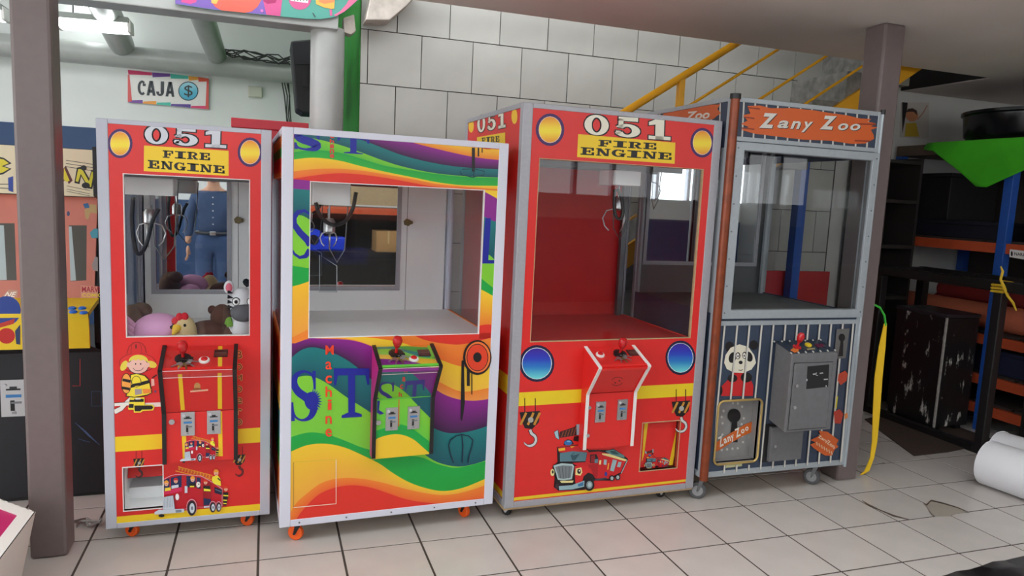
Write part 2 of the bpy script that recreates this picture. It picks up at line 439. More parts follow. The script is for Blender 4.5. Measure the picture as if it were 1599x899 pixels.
# tiled back wall, running bond
wb = struct(MB().box(.9, 8.6, 1.732, 1.9, 0, 3.9).obj('wall_back', PLASTER))
wg = MB().box(.9, 4.62, 1.7235, 1.732, 0, 3.9).obj('grout_bed', mat('wall_grout', C(70, 66, 62), .9), wb)
tw, th, x0, z0 = .3345, .3245, .946, 2.158
cache = {}
for k in range(-6, 4):
    off = 0 if k % 2 == 0 else tw*.53
    for i in range(-2, 12):
        xa = max(.903, x0+off+i*tw+.003); xb = min(4.6, x0+off+(i+1)*tw-.003)
        if xb-xa < .03: continue
        za = z0+k*th+.003; w = round(xb-xa, 3)
        if w not in cache:
            mb = MB().box(0, w, -.008, 0, 0, th-.006); o = mb.obj('wall_tile', WTILE); cache[w] = o.data; bpy.data.objects.remove(o)
        o = bpy.data.objects.new('wall_tile', cache[w]); COL.objects.link(o); o.location = (xa, 1.7235, za); o.parent = wb
# green partition, back room
struct(MB().box(.9, 1.02, 1.9, 4.5, 0, 3.6).box(.895, .9, 1.712, 1.9, 0, 3.6).obj('wall_partition', GREENW), 'green painted partition end beside the round column')
struct(MB().box(-4.5, 1.1, 4.5, 4.6, 1.945, 3.8).obj('wall_far', WHITEW), 'white upper wall of the back room')
struct(MB().box(-4.5, 1.1, 4.49, 4.6, 0, 1.945).obj('wall_far_wainscot', BLUEW), 'blue lower wall of the back room')
struct(MB().box(-4.6, -4.5, 1.6, 4.6, 0, 3.8).obj('wall_left', WHITEW))
cl = struct(MB().box(-4.5, 1.1, 1.9, 4.6, 3.42, 3.46).obj('ceiling_back_room', mat('roof_groove', C(50, 52, 52), .8)), 'white boarded roof of the back room')
for k in range(9):
    MB().box(-4.45, 1.05, 1.95+k*.29, 1.95+k*.29+.262, 3.39, 3.42).obj('roof_panel', WHITEW, cl)
# sloping pipe-like beams of the back room
def plain(name, mb, m, label, cat=None, kind=None, group=None, **k):
    o = mb.obj(name, m, **k)
    return tag(o, label, cat, group, kind)
pa = at_y(96, 79, 4.3); pb = at_y(455, 108, 4.3)
mb = MB(); mb.smooth = True; mb.cyl((-4.4, 4.3, pa.z), (1.0, 4.3, pa.z), .095, n=20)
struct(mb.obj('trim_pipe_beam', GREYPAINT), 'round grey pipe beam along the back room wall')
for (p, q, r) in (((318, 30), (338, 86), .085), ((160, 5), (190, 70), .1)):
    A = at_y(p[0], p[1], 3.0); B = at_y(q[0], q[1], 4.25); d = (A-B).normalized()
    mb = MB(); mb.smooth = True; mb.cyl(A+d*.45, B, r, n=18)
    struct(mb.obj('trim_rafter', GREYPAINT), 'short round grey rafter meeting the pipe beam')
# beam over the opening and round column
bz = 2.42
struct(MB().box(-5, .75, 1.52, 1.70, bz, 2.75).obj('trim_lintel', GREYPAINT, bev=.006), 'grey steel lintel beam under the banner')
mb = MB(); mb.smooth = True; mb.cyl((.70, 1.64, 0), (.70, 1.64, bz+.02), .099, n=32)
struct(mb.obj('trim_round_column', GREYPAINT), 'glossy grey round steel column beside the green partition')
MATS['grey_paint'].node_tree.nodes['Principled BSDF'].inputs['Roughness'].default_value = .3
# broken plaster corbel between banner and tiles
A = at_y(560, 45, 1.6)
mb = MB(); mb.prism([at_y(x, y, 1.66) for x, y in ((566, 40), (602, 40), (628, 18), (650, -6), (640, -30), (580, -30), (572, 10))], (0, -.16, 0))
mb.prism([at_y(x, y, 1.6) for x, y in ((536, 28), (553, 22), (556, 48), (548, 54), (537, 50))], (0, .09, 0))
struct(mb.obj('trim_corbel', mat('broken_plaster', C(206, 196, 186), .9, noise=.25, nscale=14, bump=.5), bev=.006), 'rough broken plaster corbel at the top of the tiled wall')
# square steel columns
def sq_col(x0, x1, y0, y1, z1, label):
    struct(MB().box(x0, x1, y0, y1, 0, z1).obj('trim_square_column', COLB, bev=.012), label)
sq_col(-.515, -.385, .205, .33, 2.9, 'brown square steel column in front of the arcade cabinet')
sq_col(3.415, 3.552, .16, .30, 2.5, 'brown square steel column right of the zoo claw machine')
# right side walls and hall behind the camera
struct(MB().box(8.6, 8.7, -6.5, 1.9, 0, 4).obj('wall_right', mat('dim_wall', C(120, 118, 116), .8)))
hw = struct(MB().box(-6, 9, -6.6, -6.5, 1.25, 1.6).box(-6, 9, -6.6, -6.5, 3.45, 3.75).box(-6, 9, -6.6, -6.5, 2.35, 2.7).obj('wall_hall', WHITEW))
struct(MB().box(-6, 9, -6.6, -6.49, 0, 1.25).obj('wall_hall_wainscot', BLUEW))
mu = MB()
for k in range(24): mu.box(-6+k*.64, -5.94+k*.64, -6.6, -6.5, 1.6, 3.45)
struct(mu.obj('window_1', WHITEF), 'strip of clerestory windows in the hall wall')
struct(MB().box(-6.1, -6, -6.5, 1.5, 0, 1.0).obj('wall_hall_left', WHITEW))
struct(MB().box(-6, 9, -6.6, -2.6, 3.75, 3.85).obj('ceiling_sky_blocker', WHITEW))  # added roof that cuts the overhead sky light in the hall

# ---------------------------------------------------------------- staircase with yellow railing
st = empty('staircase', (1.3, 1.35, 0)); tag(st, 'concrete stair flight with yellow steel railing rising along the tiled wall', 'staircase')
def sl(x): return 2.557+.65*(x-3.2)          # hand rail height at world x
ox, oy = 1.3, 1.35
def RX(x): return (x-ox, 1.1-oy, sl(x))
sz = lambda x: .78*(x-4.0)+2.27              # tread line
nst = 13; x_ = 1.15
for k in range(nst):
    xa = x_+k*.27; za = sz(xa+.135)
    if za < .12: continue
    mb = MB(); mb.box(xa-ox, xa+.285-ox, 1.16-oy, 1.722-oy, za-.26, za)
    mb.obj('step', CONC, st)
mb = MB(); mb.prism([(1.5-ox, 1.13-oy, sl(1.5)-1.02), (5.15-ox, 1.13-oy, sl(5.15)-1.02), (5.15-ox, 1.13-oy, sl(5.15)-.87), (1.5-ox, 1.13-oy, sl(1.5)-.87)], (0, .03, 0))
mb.obj('stringer', YELLOW, st)
mb = MB(); mb.smooth = True
mb.tube([RX(1.9), RX(5.0)], .024, 12); mb.obj('handrail', YELLOW, st)
for dz in (.212, .465, .70):
    mb = MB(); mb.smooth = True; a_ = Vector(RX(1.9)); b_ = Vector(RX(5.0)); a_.z -= dz; b_.z -= dz
    mb.tube([a_, b_], .0095, 8); mb.obj('rail_rod', YELLOW, st)
for x in (1.95, 2.79, 4.9):
    MB().box(x-ox-.02, x-ox+.02, 1.08-oy, 1.12-oy, sl(x)-.9, sl(x)).obj('rail_post', YELLOW, st, bev=.004)
# ================================================================ claw machines
def machine(name, label, x, y, ang, w, zb, zt, D):
    root = empty(name, (x, y, 0), ang); tag(root, label, 'claw machine')
    M = Frame(x, y, ang, root); M.w = w; M.zb = zb; M.zt = zt; M.D = D
    return M
def avg(*v): return sum(v)/len(v)
def shell(M, fm, fw, panel, winpx, side_mat, inner, left, right, topm=None, fr=.03, top_h=.018, mirror_u=(.1, .7), door_u=.8, lock=True, bot_h=.022, win_d=.012, back_m=None, trimm=None, mdz=.16, drop=.025):
    r = M.root; w, zb, zt, D = M.w, M.zb, M.zt, M.D
    P = [M.loc(*p, 0) for p in winpx]              # TL TR BR BL
    u0 = avg(P[0].x, P[3].x); u1 = avg(P[1].x, P[2].x); z1 = avg(P[0].z, P[1].z); z0 = avg(P[2].z, P[3].z)
    M.win = (u0, u1, z0, z1)
    for (a, b) in ((0, 0), (w-fw, 0), (0, D-fr), (w-fw, D-fr)):
        MB().box(a, a+fw, b, b+fr, zb, zt).obj('corner_post', fm, r, bev=.003)
    for b in (0, D-fr):
        MB().box(fw, w-fw, b, b+fr, zt-top_h, zt).obj('top_rail', fm, r, bev=.002)
        MB().box(fw, w-fw, b, b+fr, zb, zb+bot_h).obj('bottom_rail', fm, r, bev=.002)
    for a in (0, w-fr):
        MB().box(a, a+fr, fr, D-fr, zt-top_h, zt).obj('top_rail', fm, r, bev=.002)
        MB().box(a, a+fr, fr, D-fr, zb, zb+bot_h).obj('bottom_rail', fm, r, bev=.002)
    MB().box(fr, w-fr, fr, D-fr, zt-.014, zt-.004).obj('roof_panel', inner, r)
    MB().box(fr, w-fr, fr, D-fr, zb+.004, zb+.016).obj('base_panel', PLY, r)
    M.fp = MB().framebox(fw, w-fw, zb+bot_h, zt-top_h, u0, u1, z0, z1, .003, .018).obj('front_panel', panel, r)
    # window trim and pane
    MB().framebox(u0-.0005, u1+.0005, z0-.0005, z1+.0005, u0+.0025, u1-.0025, z0+.0025, z1-.0025, .0015, .02).obj('window_trim', trimm or WHITEPL, r)
    MB().box(u0+.004, u1-.004, win_d, win_d+.004, z0+.004, z1-.004).obj('window_pane', GLASS, r)
    dk = z0-drop; M.dk = dk
    MB().box(.012, w-.012, .02, D-.02, dk-.015, dk).obj('play_deck', inner, r)
    for sx, kind in ((0, left), (1, right)):
        xa, xb = (.006, .016) if sx == 0 else (w-.016, w-.006)
        if kind == 'solid':
            MB().box(xa, xb, fr, D-fr, zb+bot_h, zt-top_h).obj('side_panel', side_mat, r)
        else:
            MB().box(xa, xb, fr, D-fr, zb+bot_h, z0-.02).obj('side_panel', side_mat, r)
            MB().box(xa, xb, fr, D-fr, z1+.01, zt-top_h).obj('side_header', side_mat, r)
            MB().box(xa+.003, xb-.003, fr+.03, D-fr-.03, z0-.02, z1+.01).obj('side_pane', GLASS, r)
            for ya in (fr, D-fr-.03): MB().box(xa-.004 if sx else xa, xb if sx else xb+.004, ya, ya+.03, z0-.02, z1+.01).obj('side_window_frame', fm, r)
    # back: panel with service door, mirror
    m0, m1 = mirror_u; bm_ = back_m or inner
    if m1 > m0:
        mz0 = z0+mdz; mz1 = zt-.1
        MB().framebox(fr, w-fr, zb+bot_h, zt-top_h, m0, m1, mz0, mz1, D-.03, D-.018).obj('back_panel', bm_, r)
        MB().framebox(m0-.018, m1+.018, mz0-.018, mz1+.018, m0+.004, m1-.004, mz0+.004, mz1-.004, D-.036, D-.03).obj('mirror_frame', ALU, r)
        MB().box(m0, m1, D-.029, D-.024, mz0, mz1).obj('back_mirror', MIRROR, r)
        if lock:
            dr = MB().box(m1+.05, m1+.0525, D-.031, D-.029, zb+.3, zt-.1).obj('door_gap', mat('gap', C(96, 98, 98), .8), r)
            mb = MB(); mb.smooth = True; mb.cyl((m1+.05, D-.05, (mz0+mz1)/2+.03), (m1+.05, D-.03, (mz0+mz1)/2+.03), .02, n=6); mb.cyl((m1+.07, D-.045, (mz0+mz1)/2+.03), (m1+.07, D-.03, (mz0+mz1)/2+.03), .01, n=8)
            mb.obj('lock', BRASS, r)
    else:
        MB().box(fr, w-fr, D-.03, D-.018, zb+bot_h, zt-top_h).obj('back_panel', bm_, r)
def caster(M, x, y, r, wheel, fork, ang=0, h=None, wid=.022, hub=None):
    h = h or M.zb; rt = M.root
    mb = MB(); ca, sa = math.cos(ang), math.sin(ang)
    c = Vector((x+ca*r*.5, y+sa*r*.5, r)); ax = Vector((-sa, ca, 0))
    mb.smooth = True
    mb.lathe(c-ax*wid/2, [(r*.9, 0), (r, wid*.15), (r, wid*.85), (r*.9, wid)], 20, ax)
    mb.m = 1; mb.lathe(c-ax*(wid/2+.001), [(r*.62, 0), (r*.62, wid+.002)], 16, ax); mb.m = 2; mb.lathe(c-ax*(wid/2+.002), [(r*.2, 0), (r*.2, wid+.004)], 10, ax)
    wo = mb.obj('caster', [wheel, hub or wheel, STEEL], rt)
    mb = MB()
    for s in (-1, 1):
        q = c+ax*s*(wid/2+.003); mb.prism([q+Vector((ca, sa, 0))*-.006, q+Vector((ca, sa, 0))*.006-Vector((0, 0, .004)), Vector((x+ca*.012, y+sa*.012, h-.006))+ax*s*(wid/2+.003), Vector((x-ca*.016, y-sa*.016, h-.006))+ax*s*(wid/2+.003)], ax*s*.002)
        mb.cyl(q, q+ax*s*.005, .006, n=8)
    mb.obox((x, y, h-.003), (.026, 0, 0), (0, .022, 0), (0, 0, .003))
    mb.cyl((x, y, h-.012), (x, y, h-.004), .016, n=12)
    mb.obj('caster_fork', fork, wo)
def coin_plate(M, parent, c, n, upv, w=.052, h=.1):
    """c centre on the face, n outward normal, upv up along face"""
    c = Vector(c); n = Vector(n).normalized(); upv = Vector(upv).normalized(); rt = upv.cross(n)
    mb = MB(); mb.c = C(176, 178, 182)
    mb.obox(c+n*.003, rt*w/2, upv*h/2, n*.003)
    mb.m = 1
    def bx(u, v, hw, hh, d, col): mb.c = col; mb.obox(c+rt*u*w+upv*v*h+n*(.006+d/2), rt*hw*w, upv*hh*h, n*d/2)
    bx(0, .24, .28, .022, .002, C(20, 20, 22)); bx(0, .29, .14, .03, .003, C(44, 44, 48))
    bx(0, .06, .3, .04, .0015, C(60, 130, 190))
    bx(-.05, -.2, .08, .14, .002, C(12, 12, 14)); bx(.1, -.12, .2, .025, .003, C(120, 122, 126))
    bx(.0, -.4, .08, .03, .004, C(150, 150, 154))
    mb.c = C(206, 208, 212); mb.cyl(c-rt*w*.3+upv*h*.36+n*.006, c-rt*w*.3+upv*h*.36+n*.011, .006, n=12)
    return mb.obj('coin_acceptor', [STEEL, PRINT], parent)
def control_box(M, px, dn, dl, trim_m, face_m, side_m, top_m, joy, but, holder, keys=None, coins=(), door=None, acrylic=True):
    """px: dict of photo pixels; profile: top-back, nose, knee, bottom"""
    r = M.root
    lt = M.loc(*px['tl'], 0); rt_ = M.loc(*px['tr'], 0)
    ln = M.loc(*px['nl'], dn); rn = M.loc(*px['nr'], dn)
    lk = M.loc(*px['kl'], dl); rk = M.loc(*px['kr'], dl)
    lb = M.loc(*px['bl'], dl); rb = M.loc(*px['br'], dl)
    u0 = avg(lt.x, ln.x, lk.x, lb.x); u1 = avg(rt_.x, rn.x, rk.x, rb.x)
    zt, zn, zk, zd = avg(lt.z, rt_.z), avg(ln.z, rn.z), avg(lk.z, rk.z), avg(lb.z, rb.z)
    prof = [(0.002, zt), (-dn, zn), (-dl, zk), (-dl, zd)]
    full = prof+[(.002, zd)]; b = .014
    box = MB()
    for a, s in ((u0, 1), (u1, -1)):
        box.prism([(a, y, z) for y, z in full], (s*b, 0, 0))
    bo = box.obj('control_box', side_m, r)
    for a, s in ((u0, 1), (u1, -1)):          # edge trims follow the profile
        mb = MB()
        for (y0, z0), (y1, z1) in zip(prof, prof[1:]):
            d = Vector((0, y1-y0, z1-z0)); n = Vector((0, d.z, -d.y)).normalized()
            if n.y > 0: n = -n
            p = [Vector((a-s*.001, y0, z0)), Vector((a-s*.001, y1, z1))]
            q = [p[0], p[1], p[1]+n*.004, p[0]+n*.004]
            mb.prism(q, (s*(b+.002), 0, 0))
        mb.obj('edge_trim', trim_m, bo)
    faces = []
    ins = .006
    for k, nm, m in ((0, 'top_panel', top_m), (1, 'slant_panel', face_m), (2, 'coin_door', face_m)):
        (y0, z0), (y1, z1) = prof[k], prof[k+1]
        d = Vector((0, y1-y0, z1-z0)); n = Vector((0, d.z, -d.y)).normalized()
        if n.y > 0: n = -n
        p = [Vector((u0+b, y0, z0))-n*ins, Vector((u1-b, y0, z0))-n*ins, Vector((u1-b, y1, z1))-n*ins, Vector((u0+b, y1, z1))-n*ins]
        MB().prism(p, -n*.012).obj(nm, m, bo); faces.append((p[0], n, -d.normalized()))
    MB().box(u0+b, u1-b, -dl+ins+.001, .002, zd, zd+.012).obj('bottom_panel', face_m, bo)
    p0, n, up_ = faces[0]
    def on(pxl, k=0):
        o, dd = M.ray(*pxl); f = faces[k]; return o+dd*((f[0]-o).dot(f[1])/dd.dot(f[1]))
    M.faces = faces; M.on = on; M.box = bo; M.bu = (u0+b, u1-b)
    if acrylic:       # clear bent cover over the top panel and its front lip
        q0 = Vector((u0+b+.002, prof[0][0], prof[0][1]))-n*(ins-.004)
        (y0, z0), (y1, z1) = prof[0], prof[1]
        mb = MB(); mb.prism([Vector((u0+b+.002, y0, z0))-n*.003, Vector((u1-b-.002, y0, z0))-n*.003, Vector((u1-b-.002, y1, z1))-n*.003, Vector((u0+b+.002, y1, z1))-n*.003], n*.002)
        n2 = faces[1][1]; dwn = -faces[1][2]
        a_ = Vector((u0+b+.002, y1, z1)); c_ = Vector((u1-b-.002, y1, z1))
        mb.prism([a_, c_, c_+dwn*.035, a_+dwn*.035], n2*.002)
        mb.obj('acrylic_cover', ACRYL, bo)
        e = MB()
        for q in ((a_, c_), (a_+dwn*.035, c_+dwn*.035)): e.tube([q[0]+n2*.002, q[1]+n2*.002], .0012, 5)
        e.obj('acrylic_edge', mat('acrylic_edge', C(240, 214, 214), .3), bo)
    j = on(joy); mb = MB(); mb.smooth = True
    mb.lathe(j, [(.02, 0), (.02, .004), (.007, .005), (.006, .03), (.012, .035), (.02, .055), (.021, .068), (.016, .08), (.004, .086)], 18, n)
    mb.m = 0; jo = mb.obj('joystick', REDPL, bo)
    mb = MB(); mb.smooth = True; mb.lathe(j+n*.001, [(.032, 0), (.032, .003), (.02, .005)], 20, n); mb.obj('joystick_base', BLACK, bo)
    bt = on(but); mb = MB(); mb.smooth = True; mb.lathe(bt, [(.021, 0), (.021, .005), (.018, .009), (.014, .009)], 20, n); mb.m = 1; mb.lathe(bt+n*.004, [(.013, 0), (.013, .008), (.009, .011)], 18, n)
    mb.obj('push_button', [WHITEPL, REDPL], bo)
    h = on(holder); rt = Vector((1, 0, 0)); mb = MB(); mb.obox(h+n*.002, rt*.026, up_*.024, n*.002); mb.m = 1
    mb.c = C(92, 44, 40); mb.obox(h+n*.004+up_*.011, rt*.022, up_*.009, n*.001); mb.obox(h+n*.004-up_*.011, rt*.022, up_*.009, n*.001); mb.c = C(120, 106, 96); mb.obox(h+n*.004, rt*.022, up_*.001, n*.0015)
    mb.obj('display_counter', [mat('brown_plastic', C(70, 44, 40), .4), PRINT], bo)
    for c in coins:
        p = on(c, 2); f = faces[2]; coin_plate(M, bo, p, f[1], f[2])
    if door:
        p = on(door, 2); mb = MB(); mb.smooth = True; mb.cyl(p, p+faces[2][1]*.008, .011, n=16); mb.cyl(p+faces[2][1]*.008, p+faces[2][1]*.011, .007, n=12); mb.obj('cam_lock', STEEL, bo)
    if keys:
        k = on(keys); kr = key_ring(M, k, n, up_)
def key_ring(M, p, n, up_):
    """a bunch of keys lying on the control panel (its own thing)"""
    Rz = Matrix.Rotation(M.a, 3, 'Z'); wp = M.o + Rz @ (p+n*.004); n = Rz @ n; up_ = Rz @ up_; rt = up_.cross(n)
    e = empty('key_bunch', wp); tag(e, M.keylabel, 'keys')
    mb = MB(); mb.smooth = True
    mb.tube([rt*(.012*math.cos(t))+up_*(.012*math.sin(t))+n*.002 for t in [2*math.pi*i/14 for i in range(14)]], .0012, 5, closed=True); mb.obj('ring', STEEL, e)
    rnd = random.Random(3)
    for i, ang in enumerate((-2.5, -1.9, -1.35, -.8, -.2)):
        d = rt*math.cos(ang)+up_*math.sin(ang); s = d.cross(n); q = d*.014+n*(.002+.0012*i)
        mb = MB(); mb.prism([q-s*.008, q+d*.014-s*.009, q+d*.018-s*.003, q+d*.04-s*.003, q+d*.043, q+d*.04+s*.003, q+d*.018+s*.003, q+d*.014+s*.009, q+s*.008], n*.0015)
        mb.obj('key', BRASS if i == 2 else STEEL, e)
    mb = MB(); mb.obox(rt*-.014+up_*.012+n*.005, rt*.014, up_*.009, n*.004); mb.obox(rt*.02+up_*.014+n*.005, rt*.012, up_*.008, n*.004); mb.obj('key_fob', BLACK, e, bev=.002)
    return e
def claw(M, cx, cy, zc, bw=.19, bh=.07, white=True, cable=1, ps=1.0, loop=None):
    """gantry carriage, hanging claw with three prongs, coiled cable"""
    r = M.root; zt = M.win[3]
    co = MB().box(cx-bw/2, cx+bw/2, cy-.08, cy+.08, zc-bh, zc+.0).obj('claw_carriage', WHITEB if white else GREYP, r, bev=.004)
    for y in (cy-.12, cy+.12): MB().box(.03, M.w-.03, y-.01, y+.01, zc+.0, zc+.025).obj('gantry_rail', DSTEEL, r)
    hz = zc-bh-.06
    mb = MB(); mb.smooth = True; mb.cyl((cx, cy, hz), (cx, cy, zc-bh), .004, n=6); mb.lathe((cx, cy, hz-.07), [(.012, 0), (.026, .01), (.026, .055), (.016, .07)], 16)
    ho = mb.obj('claw_body', STEEL if white else BLACK, r)
    for k in range(3):
        t = .5+k*2*math.pi/3; d = Vector((math.cos(t), math.sin(t), 0))
        pts = [Vector((cx, cy, hz-.06))+d*q*ps-Vector((0, 0, v*ps)) for q, v in ((.015, 0), (.065, .015), (.085, .06), (.07, .105), (.045, .13))]
        mb = MB(); mb.smooth = True; mb.tube(pts, .0032, 6); mb.obj('claw_prong', STEEL, r)
    pts = []
    for i in range(17):
        t = i/16; pts.append((cx-bw*.42+bw*(.5*t), cy-.06+.05*t, zc-bh-.24*math.sin(math.pi*t)**.7))
    if loop:
        f1 = smooth_curve([(i, p[0]) for i, p in enumerate(loop)]); f2 = smooth_curve([(i, p[1]) for i, p in enumerate(loop)]); n_ = (len(loop)-1)*4
        pts = [M.loc(f1(i/4), f2(i/4), -(cy-.09)) for i in range(n_+1)]
    mb = MB(); mb.smooth = True; mb.tube(pts, .0085, 8); mb.obj('coiled_cable', BLACK, r)
    if cable:
        pts = [(cx+bw*.55, cy+.02, zc-.01), (cx+bw*.5, cy+.02, zc-.16), (cx+bw*.45, cy+.02, zc-.3), (cx+bw*.25, cy+.03, zc-.36), (cx+bw*.05, cy+.05, zc-.3), (cx, cy+.06, zc-.12)]
        mb = MB(); mb.smooth = True; mb.tube(pts, .003, 6); mb.obj('cable', DSTEEL, r)

YEL = C(250, 208, 40); ORG = C(244, 128, 30); PUR = C(64, 24, 92); INK = C(22, 18, 20); SIL = C(210, 214, 222); RD = C(222, 42, 38)
def sunset(a, cx, cy, rx, ry, inner=(C(240, 140, 40), C(252, 226, 60), C(240, 150, 40))):
    a.ell(cx, cy, rx, ry, PUR); a.ell(cx, cy, rx*.8, ry*.82, C(236, 200, 190))
    a.ellg(cx, cy, rx*.76, ry*.78, [(0, inner[0]), (.45, inner[1]), (.6, inner[1]), (1, inner[2])])
def hook_print(a, x, y, s, col=C(208, 210, 210)):
    a.line([(x-s*.25, y-s*1.05), (x-s*.25, y-s*.3)], s*.05, C(70, 20, 20)); a.line([(x+s*.25, y-s*1.05), (x+s*.25, y-s*.3)], s*.05, C(70, 20, 20))
    a.poly([(x-s*.5, y-s*.38), (x+s*.48, y-s*.45), (x+s*.42, y+s*.1), (x+s*.1, y+s*.42), (x-s*.25, y+s*.38), (x-s*.42, y)], INK)
    for k in (-.3, .05, .35): a.line([(x+s*(k-.16), y+s*.22), (x+s*(k+.12), y-s*.36)], s*.11, C(200, 140, 50))
    a.ell(x+s*.03, y-s*.02, s*.13, s*.13, C(170, 170, 166))
    pts = [(x, y+s*.45), (x+s*.06, y+s*.62)]+[(x-s*.02+s*.3*math.cos(t), y+s*.92+s*.3*math.sin(t)) for t in [-.6+i*.37 for i in range(10)]]
    a.line(pts, [s*.2]*3+[s*.17]*6+[s*.1]*2+[s*.04], INK); a.line(pts, [s*.13]*3+[s*.11]*6+[s*.06]*2+[s*.02], col)

# ---------------------------------------------------------------- machine 1: narrow fire engine machine
M1 = machine('claw_machine', 'narrow red claw machine with fire engine artwork, plush toys inside, leftmost of the row', -.261, .267, 0, .64, .069, 1.729, .88)
M1.keylabel = 'bunch of keys lying by the joystick of the narrow red machine'
shell(M1, LILACF, .041, RED, [(191.5, 270), (390, 281), (390, 524), (197, 526.5)], RED, WHITEB, 'glass', 'glass', mirror_u=(.085, .43), mdz=.075, drop=.07)
for x, y, an in ((.10, .06, 2.6), (.56, .06, 2.8), (.10, .8, .4), (.56, .8, .5)): caster(M1, x, y, .029, ORANGE, BLACK, an)
FP = (0, .003, 0); NF = (0, -1, 0)
a = Art(M1, FP, NF)
a.poly([(225, 227), (357, 235.5), (357, 274.5), (224.5, 267)], C(244, 206, 36))
a.slab('FIRE', [(254, 234.5), (329, 239), (328.5, 250.5), (254, 246)], INK, .1)
a.slab('ENGINE', [(231, 249.5), (351.5, 259), (351.5, 271), (231, 262.5)], INK, .1)
a.obj('title_print', M1.fp, 'yellow plate reading FIRE ENGINE')
a = Art(M1, FP, NF)
a.slab('051', [(226, 195), (356, 204), (355, 231.5), (226, 224)], SIL, .28, INK, .06)
a.obj('number_print', M1.fp, 'silver numerals 051')
for cx, cy in ((187.5, 224), (390.5, 237.5)):
    a = Art(M1, FP, NF); sunset(a, cx, cy, 19.5, 23); a.obj('round_emblem', M1.fp, 'round yellow emblem with purple ring')
a = Art(M1, FP, NF)
a.poly([(178.5, 682), (410, 667), (410, 690), (179, 705.5)], C(246, 208, 34))
a.poly([(181.5, 806.5), (408.5, 786), (408.5, 798), (181.7, 820)], C(246, 208, 34))
a.obj('stripe_print', M1.fp, 'yellow stripes')
# firefighter child
a = Art(M1, FP, NF, (170, 520, 6.911))
WHT = C(240, 236, 226); DK = C(24, 20, 22); SKN = C(240, 196, 180); YL = C(244, 226, 60); HR = C(232, 216, 80); DR = C(150, 26, 28)
for p in ([(60, 850), (130, 815), (200, 740), (290, 655), (280, 640)],): a.line(p, [60, 56, 50, 44, 40], DK); a.line(p, [50, 46, 40, 34, 30], WHT)
a.line([(60, 770), (220, 760)], 36, WHT); a.line([(60, 752), (220, 742)], 5, DK); a.line([(390, 775), (560, 768)], 46, WHT)
a.ell(310, 320, 200, 105, DR); a.ell(310, 318, 192, 98, C(226, 50, 44))
a.poly([(190, 225), (215, 140), (260, 100), (310, 92), (360, 105), (395, 150), (410, 215)], DR); a.poly([(198, 225), (222, 145), (262, 107), (310, 100), (355, 112), (386, 152), (400, 215)], C(214, 40, 38))
a.line([(240, 220), (245, 130), (275, 102)], 5, DR); a.line([(355, 215), (350, 140), (325, 102)], 5, DR); a.line([(293, 120), (293, 165)], 12, DK)
a.ell(165, 350, 34, 60, HR, rot=.5); a.ell(460, 335, 60, 36, HR, rot=.3); a.ell(320, 300, 105, 68, HR)
a.ell(318, 352, 112, 86, DK); a.ell(318, 352, 106, 80, SKN); a.ell(212, 340, 18, 26, SKN); a.ell(424, 340, 18, 26, SKN)
a.poly([(235, 300), (262, 262), (320, 250), (380, 265), (405, 305), (372, 282), (345, 296), (318, 276), (290, 296), (268, 280)], HR)
a.ell(290, 330, 7, 9, DK); a.ell(345, 330, 7, 9, DK); a.line([(262, 375), (285, 398), (318, 405), (352, 396), (374, 370)], 5, DK)
a.poly([(235, 440), (300, 430), (390, 450), (440, 500), (470, 640), (420, 670), (280, 695), (180, 680), (215, 600)], DK)
a.poly([(242, 448), (300, 438), (384, 458), (430, 505), (460, 640), (415, 660), (280, 685), (192, 672), (224, 598)], YL)
a.poly([(225, 560), (330, 530), (440, 500), (445, 535), (330, 568), (228, 590)], DK)
a.ell(190, 540, 56, 112, DK); a.ell(190, 540, 49, 105, C(246, 168, 72)); a.line([(150, 500), (235, 518)], 30, DK); a.line([(140, 585), (228, 600)], 28, DK)
a.ell(298, 520, 52, 62, DK); a.ell(298, 520, 46, 57, YL); a.poly([(255, 545), (340, 530), (345, 560), (258, 572)], DK)
a.poly([(282, 600), (355, 600), (358, 650), (285, 665)], C(170, 160, 160)); a.poly([(365, 600), (460, 600), (450, 640), (375, 650)], C(246, 148, 60))
a.poly([(460, 490), (490, 490), (495, 560), (460, 570)], SKN); a.line([(470, 480), (520, 445)], 12, DK); a.ell(503, 625, 12, 14, C(110, 70, 120))
a.poly([(228, 690), (275, 690), (278, 800), (290, 822), (215, 822), (208, 800), (222, 780)], YL); a.poly([(225, 715), (275, 715), (275, 738), (224, 738)], DK); a.poly([(222, 760), (276, 760), (282, 802), (216, 802)], DK)
a.poly([(278, 690), (385, 688), (388, 768), (470, 766), (496, 792), (482, 828), (370, 834), (345, 852), (272, 852), (268, 800)], YL)
a.poly([(275, 706), (378, 704), (378, 736), (275, 738)], DK); a.poly([(276, 776), (380, 776), (465, 776), (482, 796), (464, 818), (360, 820), (340, 838), (282, 838)], DK)
a.line([(290, 704), (345, 702)], 16, C(220, 220, 220))
a.obj('firefighter_print', M1.fp, 'cartoon firefighter child with hose')
def cast_head(a, x, y, s, hat):
    a.ell(x, y+s*.1, s*.5, s*.6, C(236, 178, 150)); a.poly([(x-s*.65, y-s*.05), (x-s*.4, y-s*.6), (x, y-s*.75), (x+s*.4, y-s*.6), (x+s*.65, y-s*.05)], hat); a.line([(x-s*.2, y+s*.35), (x+s*.2, y+s*.35)], s*.12, C(150, 70, 60))
